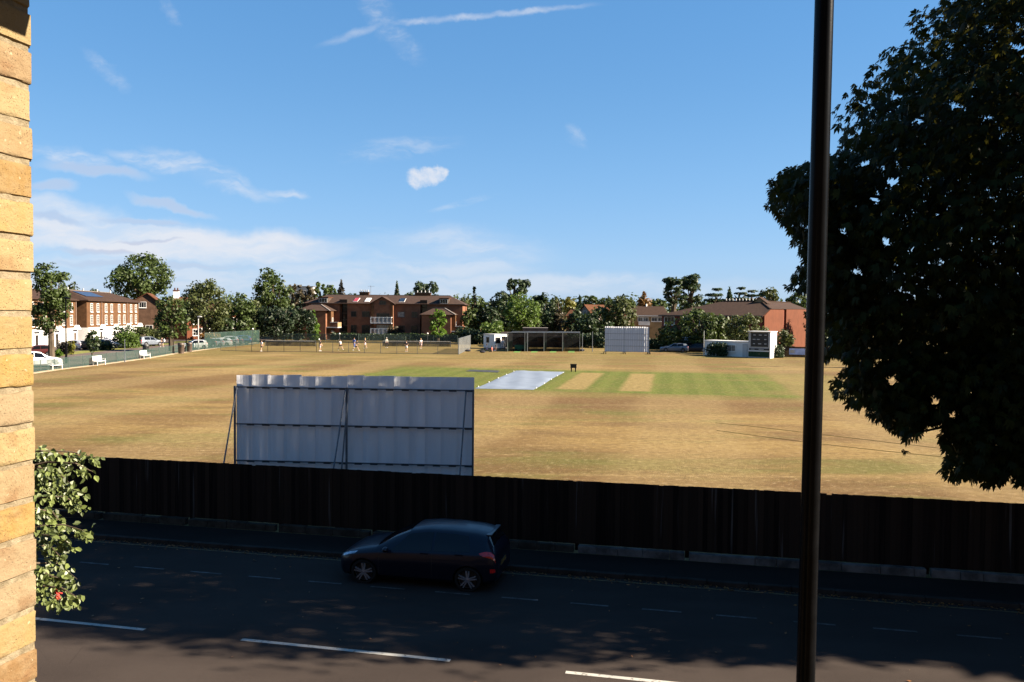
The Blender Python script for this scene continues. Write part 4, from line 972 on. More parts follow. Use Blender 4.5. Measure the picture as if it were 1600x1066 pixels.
# ------------------------------------------------------------------ cars
KIND = {
 #        x ,   zb,  zsh,  zr,   w,   wr
 'hatch': [(2.10, .30, .56, .60, .50, .44), (2.05, .20, .63, .68, .70, .58), (1.93, .17, .70, .76, .80, .66), (1.65, .17, .78, .86, .865, .70), (1.3, .17, .83, .92, .885, .71), (.98, .17, .87, .985, .89, .70), (.55, .17, .90, 1.235, .893, .62), (.12, .17, .92, 1.425, .895, .575), (-.3, .17, .935, 1.478, .895, .57), (-.9, .17, .95, 1.478, .893, .565), (-1.45, .17, .965, 1.44, .885, .555), (-1.80, .19, .975, 1.385, .865, .545), (-1.95, .22, .97, 1.16, .845, .60), (-2.045, .24, .93, .985, .82, .68), (-2.10, .30, .80, .86, .76, .66)],
 'suv': [(2.2, .40, .72, .76, .55, .5), (2.12, .28, .80, .86, .78, .66), (1.95, .26, .88, .95, .87, .72), (1.3, .26, .97, 1.06, .93, .75), (1.0, .26, 1.0, 1.12, .935, .74), (.6, .26, 1.03, 1.38, .94, .67), (.2, .26, 1.04, 1.60, .94, .63), (-.3, .26, 1.05, 1.68, .94, .62), (-1.0, .26, 1.06, 1.69, .94, .62), (-1.6, .26, 1.07, 1.66, .93, .61), (-2.0, .28, 1.07, 1.60, .91, .60), (-2.15, .30, 1.06, 1.3, .89, .66), (-2.22, .34, 1.0, 1.06, .86, .70), (-2.27, .40, .85, .92, .8, .68)],
 'estate': [(2.3, .28, .55, .60, .55, .48), (2.22, .2, .63, .70, .76, .62), (2.05, .18, .70, .78, .84, .68), (1.4, .17, .82, .92, .89, .72), (1.05, .17, .86, .985, .895, .70), (.6, .17, .88, 1.23, .9, .62), (.1, .17, .9, 1.42, .9, .575), (-.4, .17, .91, 1.46, .9, .57), (-1.2, .17, .92, 1.45, .895, .565), (-1.9, .18, .94, 1.40, .88, .55), (-2.15, .2, .94, 1.2, .86, .58), (-2.27, .23, .92, .98, .83, .66), (-2.33, .30, .8, .86, .77, .64)],
}
def section(st):
    x, zb, zs, zr, w, wr = st; g = max(.0, zr - zs)
    return [(x, 0, zb), (x, w * .84, zb), (x, w * .965, zb + .10), (x, w * 1.0, (zb + zs) * .52 + .06), (x, w * .985, zs - .04), (x, w * .955, zs), (x, w * .955 * .55 + (wr + .015) * .45 if g > .15 else (w + wr) * .5 * .97, zs + g * .5 if g > .15 else zs + g * .55), (x, wr + .012, zr - min(.055, g * .3)), (x, wr * .86, zr - min(.015, g * .1)), (x, wr * .45, zr + .012), (x, 0, zr + .016)]
KIND['hatch'] = [(1.3 + (x - 1.3) * .78 if x > 1.3 else -1.45 + (x + 1.45) * .84 if x < -1.45 else x, *r) for x, *r in KIND['hatch']]
class CarSurf:
    def __init__(s, kind): s.st = KIND[kind]; s.sec = [section(q) for q in s.st]; s.K = len(s.sec[0])
    def at(s, x, k, side):
        st = s.st; i = 0
        while i < len(st) - 2 and st[i + 1][0] > x: i += 1
        t = min(1, max(0, (st[i][0] - x) / (st[i][0] - st[i + 1][0]))); k0 = min(int(k), s.K - 2); f = k - k0
        a = Vector(s.sec[i][k0]).lerp(Vector(s.sec[i][k0 + 1]), f); b = Vector(s.sec[i + 1][k0]).lerp(Vector(s.sec[i + 1][k0 + 1]), f); p = a.lerp(b, t); p.y *= side; return p
    def patch(s, corners, side, off, nu=8, nv=4):
        """corners (x,k): a,b along the lower edge, c,d along the upper edge; a panel lying on the body, off metres proud"""
        a, b, c, d = corners; v = []; f = []
        for i in range(nu + 1):
            for j in range(nv + 1):
                u, w = i / nu, j / nv; x = (a[0] * (1 - u) + b[0] * u) * (1 - w) + (d[0] * (1 - u) + c[0] * u) * w; k = (a[1] * (1 - u) + b[1] * u) * (1 - w) + (d[1] * (1 - u) + c[1] * u) * w
                p = s.at(x, k, side); e = .02; du = s.at(x - e, k, side) - s.at(x + e, k, side); dv = s.at(x, min(k + e, s.K - 1.001), side) - s.at(x, max(k - e, 0), side); n = du.cross(dv)
                n = n.normalized() if n.length > 1e-9 else Vector((0, side, 0))
                if n.dot(Vector((0, p.y, p.z - .75))) < 0: n = -n
                v.append(p + n * off)
        for i in range(nu):
            for j in range(nv): q = i * (nv + 1) + j; f.append((q, q + nv + 1, q + nv + 2, q + 1))
        return v, f
WB = {'hatch': (1.24, -1.335, .315, .775), 'suv': (1.36, -1.36, .37, .80), 'estate': (1.36, -1.40, .325, .775)}
def car_body(kind):
    cs = CarSurf(kind); b = MB(); n = len(cs.sec); K = cs.K; dense = []
    xs = []
    for i in range(n - 1):
        for t in (0, .5): xs.append(cs.st[i][0] * (1 - t) + cs.st[i + 1][0] * t)
    xs.append(cs.st[-1][0]); vs = []
    for x in xs:
        ring = [cs.at(x, k, 1) for k in range(K)] + [cs.at(x, k, -1) for k in range(K - 2, 0, -1)]; vs += ring
    R = 2 * K - 2; fs = [(i * R + k, i * R + (k + 1) % R, (i + 1) * R + (k + 1) % R, (i + 1) * R + k) for i in range(len(xs) - 1) for k in range(R)]
    fs += [tuple(range(R)), tuple(range((len(xs) - 1) * R, len(xs) * R))[::-1]]
    b.add(vs, fs); body = b.build('body', MT['black'])
    xf, xr, wr_, wy = WB[kind]; c = MB()
    for x in (xf, xr):
        for sd in (-1, 1):
            Mw = Matrix.Translation((x, sd * .80, wr_)) @ Matrix.Rotation(rad(90), 4, 'X'); r = wr_ + .045; c.lathe([(.001, -.22), (r, -.22), (r, .22), (.001, .22)], 28, Mw)
    cut = c.build('cutter', None); mo = body.modifiers.new('b', 'BOOLEAN'); mo.object = cut; mo.operation = 'DIFFERENCE'; mo.solver = 'EXACT'
    dg = bpy.context.evaluated_depsgraph_get(); me = bpy.data.meshes.new_from_object(body.evaluated_get(dg)); me.name = 'car_body'
    bpy.data.objects.remove(body); bpy.data.objects.remove(cut)
    for p in me.polygons: p.use_smooth = True
    me.set_sharp_from_angle(angle=rad(32)); me.materials.clear(); me.materials.append(None); return me, cs
def wheel_meshes(r):
    t = MB(); Mx = Matrix.Rotation(rad(90), 4, 'X'); t.lathe([(r * .77, -.10), (r * .95, -.105), (r, -.075), (r, .075), (r * .95, .105), (r * .77, .10)], 32, Mx)
    rm = MB(); rm.lathe([(r * .79, -.100), (r * .77, -.108), (r * .72, -.10), (r * .70, -.06), (r * .70, .06)], 32, Mx)
    for k in range(5):
        for dl in (-.17, .17):
            a0 = k * 2 * math.pi / 5 + math.pi / 2; p = Vector((r * .16 * math.cos(a0 + dl * 1.8), -.088, r * .16 * math.sin(a0 + dl * 1.8))); q = Vector((r * .73 * math.cos(a0 + dl * .95), -.096, r * .73 * math.sin(a0 + dl * .95))); rm.bar(p, q, .034, .03)
    rm.lathe([(.001, .10), (r * .14, .098), (r * .19, .085), (r * .2, .06)], 16, Mx)
    bk = MB(); bk.lathe([(.001, .03), (r * .70, .03)], 24, Mx)
    return t.mesh('tyre', True), rm.mesh('rim', True), bk.mesh('brake_disc')
CARLIB = {}
def make_car(kind):
    if kind in CARLIB: return CARLIB[kind]
    me, cs = car_body(kind); L = {'body': me}; st = cs.st; ik = {'hatch': (.98, .12, -1.45 - .35 * .84, -1.45 - .55 * .84), 'suv': (1.0, .2, -2.0, -2.18), 'estate': (1.05, .1, -1.9, -2.22)}[kind]; cowl, wtop, rtop, rbot = ik
    def P2(parts, off=.004, nu=8, nv=4):
        b = MB()
        for cn, sides in parts:
            for sd in sides: b.add(*cs.patch(cn, sd, off, nu, nv))
        me = b.mesh('panel', True); return me
    m = cowl - .36
    L['side_window'] = {sd: P2([((((cowl - .40), 5.12), (-.44, 5.12), (-.44, 6.88), (wtop + .05, 6.80)), (sd,))], .004) for sd in (1, -1)}
    L['rear_side_window'] = {sd: P2([(((-.50, 5.12), (rtop + .36, 5.2), (rtop + .45, 6.8), (-.50, 6.88)), (sd,))], .004) for sd in (1, -1)}
    L['windscreen'] = P2([(((cowl - .05, 7.15), (wtop + .04, 7.15), (wtop + .02, 10), (cowl - .03, 10)), (1, -1))], .005)
    L['rear_window'] = P2([(((rtop - .015, 7.3), (rbot + .03, 7.3), (rbot + .03, 10), (rtop - .015, 10)), (1, -1))], .006)
    xf = st[0][0]; xr = st[-1][0]
    L['headlight'] = {sd: P2([(((xf - .07, 4.3), (xf - .46, 4.55), (xf - .52, 5.6), (xf - .13, 5.6)), (sd,))], .004) for sd in (1, -1)}
    L['tail_light'] = {sd: P2([(((xr + .30, 4.0), (xr + .012, 3.75), (xr + .06, 5.6), (xr + .40, 5.1)), (sd,))], .006) for sd in (1, -1)}
    L['mirror'] = {sd: MB().ball((cowl - .33, sd * (st[5][4] + .075), st[5][2] + .10), (.075, .105, .07), 8).mesh('mirror', True) for sd in (1, -1)}
    zc = st[-1][1]; b = MB(); b.box(xr - .006, xr + .03, -.26, .26, zc + .26, zc + .37); L['plate_rear'] = b.mesh('plate')
    b = MB(); b.box(xf - .04, xf + .012, -.26, .26, zc + .0, zc + .11); L['plate_front'] = b.mesh('plate')
    b = MB(); b.box(xf - .03, xf + .006, -.36, .36, zc + .13, zc + .24); L['grille'] = b.mesh('grille')
    L['reflector'] = {sd: MB().add(*cs.patch(((xr + .13, 2.55), (xr + .02, 2.55), (xr + .02, 2.85), (xr + .13, 2.85)), sd, .006, 4, 2)).mesh('reflector') for sd in (1, -1)}
    b = MB()
    for sd in (1, -1): b.add(*cs.patch(((-.46, 4.9), (-.475, 4.9), (-.475, 2.1), (-.46, 2.1)), sd, .002, 1, 6)); b.add(*cs.patch(((cowl - .12, 4.9), (cowl - .135, 4.9), (cowl - .135, 2.1), (cowl - .12, 2.1)), sd, .002, 1, 6))
    L['door_seam'] = b.mesh('door_seam'); b = MB()
    for sd in (1, -1):
        for x in (-.28, -1.12): q = cs.at(x, 4.35, sd); b.box(q.x - .10, q.x + .10, q.y - .012 * 1, q.y + .012, q.z - .016, q.z + .016)
    L['handle'] = b.mesh('handle')
    b = MB(); z0 = [s for s in st if abs(s[0] - rtop) < 1e-6][0][3]; b.box(rtop - .07, rtop + .05, -.50, .50, z0 - .02, z0 + .006); L['spoiler'] = b.mesh('spoiler')
    L['wheel'] = wheel_meshes(WB[kind][2]); CARLIB[kind] = L; return L
def paint(name, c): 
    m, t, b = newmat(name); b.inputs['Base Color'].default_value = (*c, 1); b.inputs['Roughness'].default_value = .32; b.inputs['Metallic'].default_value = .25; b.inputs['Coat Weight'].default_value = .22; b.inputs['Specular IOR Level'].default_value = .3; b.inputs['Coat Roughness'].default_value = .03
    n = t.noise(t.obj(), 3, 4); t.put(b.inputs['Roughness'], t.m('MULTIPLY_ADD', n, .2, .24)); return m
def part(name, me, m, root):
    o = bpy.data.objects.new(name, me); C.objects.link(o); o.parent = root
    if not len(me.materials): me.materials.append(None)
    o.material_slots[0].link = 'OBJECT'; o.material_slots[0].material = m; return o
def car(kind, color, loc, ang, label, group=None):
    L = make_car(kind); root = thing('parked_car', label, 'car', loc, ang, group); pm = color
    part('body', L['body'], pm, root)
    for sd in (1, -1):
        part('side_window', L['side_window'][sd], MT['carglass'], root); part('rear_side_window', L['rear_side_window'][sd], MT['carglass'], root)
        part('headlight', L['headlight'][sd], MT['lens'], root); part('tail_light', L['tail_light'][sd], MT['red'], root); part('wing_mirror', L['mirror'][sd], pm, root); part('reflector', L['reflector'][sd], MT['red'], root)
    part('windscreen', L['windscreen'], MT['carglass'], root); part('rear_window', L['rear_window'], MT['carglass'], root)
    part('number_plate', L['plate_rear'], MT['plate'], root); part('number_plate', L['plate_front'], MT['white'], root); part('grille', L['grille'], MT['black'], root)
    part('door_seam', L['door_seam'], MT['black'], root); part('door_handle', L['handle'], pm, root); part('spoiler', L['spoiler'], pm, root)
    xf, xr, r, wy = WB[kind]; ty, rm, bk = L['wheel']
    for x in (xf, xr):
        for sd in (-1, 1):
            w = bpy.data.objects.new('wheel', ty); C.objects.link(w); w.parent = root; w.location = (x, sd * wy, r); w.rotation_euler = (0, 0, 0 if sd < 0 else math.pi)
            if not len(ty.materials): ty.materials.append(MT['tyre'])
            part('rim', rm, MT['rim'], w); part('brake_disc', bk, MT['black'], w)
    return root
navy = paint('navy_paint', (.004, .006, .015)); whitep = paint('white_car_paint', (.72, .72, .70)); silver = paint('silver_paint', (.34, .35, .38)); blackp = paint('black_car_paint', (.012, .012, .014)); maroon = paint('dark_red_paint', (.06, .012, .012)); bluep = paint('blue_paint', (.05, .08, .22)); greyp = paint('grey_blue_paint', (.12, .14, .17))
p = (G(567, 913) + G(735, 925)) / 2; uv = Vector((RC, -RS, 0)); nv = Vector((RS, RC, 0))
cr0 = car('hatch', navy, p + nv * .82 - uv * .08, math.pi - RA, 'dark navy hatchback with silver alloy wheels parked by the timber fence'); cr0.scale = (.945, .94, .865)
CR_ = 'cars parked along the side road'
def fcar(kind, col, px, py, ang, label, g=CR_): car(kind, col, G(px, py), rad(ang), label, g)
fcar('suv', whitep, 60, 574, 37, 'white car with dark roof beside the nearest white bench')
fcar('hatch', maroon, 56, 557, 215, 'dark red hatchback with orange number plate behind the white car')
fcar('estate', silver, 113, 546, 165, 'silver estate car behind the copper brown hedge')
fcar('suv', blackp, 141, 546.5, 170, 'black off-road car with its nose towards the white townhouse wall')
fcar('estate', silver, 171, 544, 10, 'silver grey saloon in front of the white ground floor of the right townhouses')
fcar('suv', greyp, 234, 541, 60, 'dark grey car half hidden by shrubs below the brown gable')
fcar('hatch', whitep, 303, 545.5, 215, 'white hatchback at the bend of the side road beside the brown bins')
fcar('hatch', navy, 318, 543, 215, 'dark blue hatchback right of the white hatchback')
for i, (px, py, col, k, lb) in enumerate(((331, 542, silver, 'hatch', 'silver hatchback behind the tall green mesh, leftmost of the row'), (341, 541, whitep, 'estate', 'white estate car behind the tall green mesh, second in the row'), (352, 540, silver, 'suv', 'silver off-road car behind the tall green mesh, third in the row'), (362, 539, greyp, 'hatch', 'grey blue hatchback behind the tall green mesh, fourth in the row'), (373, 538.5, bluep, 'suv', 'blue off-road car behind the tall green mesh, rightmost in the row'))):
    fcar(k, col, px, py, 200, lb, 'cars behind the tall green mesh')
fcar('estate', greyp, 1053, 550, 172, 'grey blue estate car right of the far white screen', 'cars below the red building')
fcar('hatch', blackp, 1074, 549, 150, 'black hatchback with sun glinting on it below the red building', 'cars below the red building')
fcar('hatch', navy, 1086, 550, 165, 'dark blue hatchback left of the white wall and scoreboard', 'cars below the red building')
# ------------------------------------------------------------------ people
def skin_obj(name, pts, edges, m, parent, sub=1, root_i=0):
    me = bpy.data.meshes.new(name); me.from_pydata([p[0] for p in pts], edges, []); o = obj(name, me, m, parent)
    sk = o.modifiers.new('skin', 'SKIN'); sk.use_smooth_shade = True
    for i, v in enumerate(me.skin_vertices[0].data):
        r = pts[i][1]; v.radius = (r, r) if not hasattr(r, '__len__') else r; v.use_root = (i == root_i)
    if sub: s_ = o.modifiers.new('sub', 'SUBSURF'); s_.levels = sub; s_.render_levels = sub
    return o
def person(loc, ang, label, shirt, shorts, hair, legs=(0, 0), arms=((10, 15), (10, 15)), lean=0, bendk=(8, 8), shoe='white', group=None, h=1.0, long=False, sit=False, hat=None):
    root = thing('person', label, 'person', loc, ang, group); hz = .93 if not sit else .17
    pel = Vector((0, 0, hz)); ln = rad(lean); U = Vector((math.sin(ln), 0, math.cos(ln)))
    che = pel + U * .33; nk = pel + U * .53; hb = pel + U * .62 + Vector((.02, 0, 0)); ht = pel + U * .76 + Vector((.03, 0, 0)); 
    B = [(pel, (.13, .105)), (pel + U * .15, (.12, .095)), (che, (.15, .105)), (nk, .055), (hb, .07), ((hb + ht) / 2, .088), (ht, .07), ((hb + ht) / 2 + Vector((.105, 0, -.01)), .014)]
    E = [(0, 1), (1, 2), (2, 3), (3, 4), (4, 5), (5, 6), (5, 7)]
    J = {}
    for s_, (la, (a, e)) in zip((1, -1), zip(legs, arms)):
        sh = pel + U * .46 + Vector((0, .19 * s_, 0)); a_, e_ = rad(a), rad(a + e); el = sh + Vector((math.sin(a_) * .28, .05 * s_, -math.cos(a_) * .28)); wr = el + Vector((math.sin(e_) * .25, -.01 * s_, -math.cos(e_) * .25)); dn = (wr - el).normalized()
        o = len(B); B += [(sh, .058), (el, .043), (wr, .030), (wr + dn * .07, (.036, .02))]; E += [(2, o), (o, o + 1), (o + 1, o + 2), (o + 2, o + 3)]
        for q in range(4): B.append((wr + dn * (.155 - .012 * abs(q - 1.3)) + Vector((.030 - .02 * q, 0, 0)), .009)); E.append((o + 3, len(B) - 1))
        B.append((wr + dn * .085 + Vector((.055, 0, 0)), .010)); E.append((o + 2, len(B) - 1))
        hp = pel + Vector((0, .095 * s_, -.04)); l = rad(la); kb = rad(bendk[0 if s_ > 0 else 1])
        if sit: l = rad(82); kb = rad(70)
        kn = hp + Vector((math.sin(l) * .43, .02 * s_, -math.cos(l) * .43)); an = kn + Vector((math.sin(l - kb) * .42, 0, -math.cos(l - kb) * .42)); to = an + Vector((.15, .02 * s_, -.04))
        p = len(B); B += [(hp, .088), (kn, .055), (an, .037), (to, .036)]; E += [(0, p), (p, p + 1), (p + 1, p + 2), (p + 2, p + 3)]
        J[s_] = (sh, el, wr, hp, kn, an, to)
    mz = min(b[0].z for b in B) - .04
    root.location.z -= mz * h if not sit else 0; root.scale = (h, h, h)
    skin_obj('body', B, E, MT['skin'], root)
    T = [(pel + U * .03, (.15, .125)), (pel + U * .18, (.14, .118)), (che, (.17, .125)), (pel + U * .47, (.10, .085))]; TE = [(0, 1), (1, 2), (2, 3)]
    for s_ in (1, -1):
        sh, el, wr = J[s_][:3]; o = len(T); T += [(sh, .073), (sh.lerp(el, .75), .060)]; TE += [(2, o), (o, o + 1)]
        if long: T.append((el.lerp(wr, .9), .045)); TE.append((o + 1, o + 2))
    skin_obj('shirt', T, TE, shirt, root)
    Q = [(pel + U * .06, (.148, .122)), (pel - U * .02, (.15, .125))]; QE = [(0, 1)]
    for s_ in (1, -1):
        hp, kn, an = J[s_][3:6]; o = len(Q); Q += [(hp, .104), (hp.lerp(kn, .8), .085)]; QE += [(1, o), (o, o + 1)]
        if long: Q += [(kn, .07), (kn.lerp(an, .9), .056)]; QE += [(o + 1, o + 2), (o + 2, o + 3)]
    skin_obj('trousers' if long else 'shorts', Q, QE, shorts, root)
    hm = MB(); c = (hb + ht) / 2 + Vector((-.018, 0, .028)); hm.ball(c, (.105, .092, .105), 10); hm.build('hair' if not hat else 'hat', hair if not hat else hat, root, True)
    e = MB()
    for s_ in (1, -1): e.ball((hb + ht) / 2 + Vector((.088, .032 * s_, .012)), .011, 5); 
    e.build('eyes', MT['black'], root)
    for s_ in (1, -1):
        an, to = J[s_][5:7]; f = MB(); f.tube([an + Vector((-.06, 0, -.035)), an + Vector((.03, 0, -.03)), to], [.05, .055, .042], 8); f.build('shoe', MT[shoe], root, True)
    return root
def cloth(n, c): return mat(n, c, .85, .12, 6)
cw, ck, cb, cr_, cg = cloth('white_cloth', (.72, .70, .70)), cloth('black_cloth', (.02, .02, .028)), cloth('blue_cloth', (.12, .16, .42)), cloth('red_cloth', (.42, .06, .05)), cloth('grey_cloth', (.30, .30, .27))
pk = cloth('pink_white_cloth', (.70, .55, .58)); tan = cloth('tan_cloth', (.45, .27, .18)); hb_, hf, hg = cloth('brown_hair', (.06, .035, .02)), cloth('fair_hair', (.35, .22, .10)), cloth('grey_hair', (.40, .38, .36))
TP = 'tennis players on the courts'
def pp(px, py, *a, **k): return person(G(px, py), *a, group=k.pop('group', TP), **k)
pp(408.5, 549.5, rad(60), 'person in white top and black shorts walking at the left end of the court', cw, ck, hb_, legs=(14, -14))
pp(500.5, 549, rad(20), 'person in dark top and pale shorts on the near baseline below the slender young tree', ck, pk, hb_, legs=(6, -8), arms=((20, 30), (15, 20)))
pp(532, 547, rad(150), 'person in white top and black shorts running with one arm forward near the left wing', cw, ck, hb_, legs=(28, -26), arms=((40, 40), (-20, 40)), lean=8)
pp(553.5, 544, rad(-120), 'person dressed all in blue standing behind the player in black', cb, cb, hb_, legs=(8, -8), long=True)
pp(556.5, 548, rad(10), 'person dressed in black lunging with legs wide apart', ck, ck, hb_, legs=(34, -32), lean=12, arms=((50, 20), (-10, 30)))
pp(570.5, 544.5, rad(170), 'person in black top and pale shorts left of the white balconies', ck, pk, hf, legs=(10, -12))
pp(604, 543.5, rad(-60), 'person in grey top and dark trousers by the net post below the balconies', cg, ck, hg, legs=(4, -4), long=True)
pp(635, 550, rad(95), 'person in dark top and white shorts seen from behind on the near baseline', ck, cw, hb_, legs=(8, -10), arms=((25, 30), (30, 40)))
pp(657.5, 545, rad(-80), 'person in white top and pink shorts facing the camera on the right hand court', cw, pk, hf, legs=(10, -8))
pp(253, 542.5, rad(-30), 'person in black top with white bag and dark shorts walking along the side road', ck, ck, hf, legs=(16, -16), group=None, hat=cw)
bg = MB(); bp = G(254.8, 542.5) + Vector((.18, 0, 1.05)); bg.ball((0, 0, 0), (.18, .10, .24), 8); bg.tube([(-.1, 0, .15), (-.05, 0, .42), (.05, 0, .42), (.1, 0, .15)], .015, 6); o = bg.build('shoulder_bag', cw, None, True); o.location = bp; tag(o, 'white bag hanging from the shoulder of the person on the side road', 'bag')
pp(774, 549, rad(200), 'person in pale clothes sitting on the grass right of the red clothing', tan, pk, hb_, arms=((-20, 10), (-25, 10)), sit=True, group=None)
pp(768.5, 550, rad(160), 'person in a red top sitting on the grass below the white hut', cr_, ck, hb_, arms=((-20, 10), (30, 40)), sit=True, group=None)
pp(760.5, 546.5, rad(-60), 'person in a white top sitting near the left corner of the white hut', cw, cb, hb_, arms=((-20, 10), (30, 30)), sit=True, group=None)
pp(785.3, 545.3, rad(-80), 'person dressed in white standing in the doorway of the white hut', cw, cw, hb_, legs=(3, -3), group=None, long=True)
def bag(px, py, m, label, s=1):
    root = thing('kit_bag', label, 'bag', G(px, py), rad(15)); b = MB(); b.ball((0, 0, .17 * s), (.48 * s, .2 * s, .18 * s), 8); b.build('body', m, root, True)
    h = MB(); h.tube([(-.22 * s, 0, .3 * s), (-.12 * s, 0, .45 * s), (.12 * s, 0, .45 * s), (.22 * s, 0, .3 * s)], .02, 6); h.build('handle', MT['black'], root)
bag(731, 549.5, ck, 'black kit bag at the foot of the pale chain link fence'); bag(754, 551.5, ck, 'black kit bag on the grass, left of the sitting people'); bag(909, 549, ck, 'black bag at the right foot of the cricket nets', 1.1)

# ------------------------------------------------------------------ building helpers
WLIB = {}
MT['pipe'] = mat('salmon_downpipe', (.20, .13, .10), .6)
def window(parent, x, z, w, h, y, style='sash', rz=0.0, fm='white', pm='glass', bars=(1, 2)):
    key = (round(w, 2), round(h, 2), style, bars)
    if key not in WLIB:
        t = .075 if style != 'thin' else .05; b = MB(); d = .10
        b.box(-w / 2, -w / 2 + t, -d, -.004, 0, h).box(w / 2 - t, w / 2, -d, -.004, 0, h).box(-w / 2 + t, w / 2 - t, -d, -.004, 0, t).box(-w / 2 + t, w / 2 - t, -d, -.004, h - t, h)
        for i in range(1, bars[0] + 1): xx = -w / 2 + w * i / (bars[0] + 1); b.box(xx - .016, xx + .016, -.085, -.052, t, h - t)
        for i in range(1, bars[1] + 1): zz = h * i / (bars[1] + 1); b.box(-w / 2 + t, w / 2 - t, -.083, -.054, zz - .016, zz + .016)
        s = MB(); s.box(-w / 2 - .06, w / 2 + .06, -.16, -.002, -.09, -.003)
        g = MB(); g.box(-w / 2 + t, w / 2 - t, -.05, -.02, t, h - t); WLIB[key] = (b.mesh('window'), g.mesh('pane'), s.mesh('sill'))
    a, g, s = WLIB[key]; o = part('window', a, MT[fm], parent); o.location = (x, y, z) if not hasattr(y, '__len__') else (y[0], y[1], z); o.rotation_euler = (0, 0, rz)
    part('pane', g, MT[pm], o)
    if style != 'thin': part('sill', s, MT[fm], o)
    return o
def hip(name, parent, m, x0, x1, y0, y1, ze, zr, hl, hr, ov=.45, th=.16, ridge=True):
    x0 -= ov; x1 += ov; y0 -= ov; y1 += ov; ym = (y0 + y1) / 2; v = [(x0, y0, ze), (x1, y0, ze), (x1, y1, ze), (x0, y1, ze), (x0 + hl, ym, zr), (x1 - hr, ym, zr), (x0, y0, ze - th), (x1, y0, ze - th), (x1, y1, ze - th), (x0, y1, ze - th)]
    b = MB(); b.add(v, [(0, 1, 5, 4), (1, 2, 5), (2, 3, 4, 5), (3, 0, 4), (0, 6, 7, 1), (1, 7, 8, 2), (2, 8, 9, 3), (3, 9, 6, 0), (9, 8, 7, 6)]); o = b.build(name, m, parent)
    if ridge: r = MB(); r.bar((x0 + hl, ym, zr + .03), (x1 - hr, ym, zr + .03), .28, .10); r.build('ridge', MT['lead'], o)
    return o
def gable(name, parent, m, x0, x1, y0, y1, ze, zr, ov=.35, th=.14):
    """ridge along y, gable ends at y0 and y1"""
    xm = (x0 + x1) / 2; b = MB(); sl = (zr - ze) / (xm - x0)
    for s, xa in ((1, x0 - ov), (-1, x1 + ov)):
        za = ze - ov * sl; v = [(xa, y0 - ov, za), (xm, y0 - ov, zr), (xm, y1 + ov, zr), (xa, y1 + ov, za)]; v += [(x, y, z + th) for x, y, z in v]
        b.add(v, [(0, 1, 2, 3), (4, 5, 6, 7), (0, 1, 5, 4), (1, 2, 6, 5), (2, 3, 7, 6), (3, 0, 4, 7)])
    return b.build(name, m, parent)
def bx(name, parent, m, *a, bevel=0): b = MB(); b.box(*a); return b.build(name, MT[m] if isinstance(m, str) else m, parent, bevel=bevel)
def downpipe(parent, x, y, z1): b = MB(); b.tube([(x, y, 0), (x, y, z1)], .06, 6); return b.build('downpipe', MT['pipe'], parent)

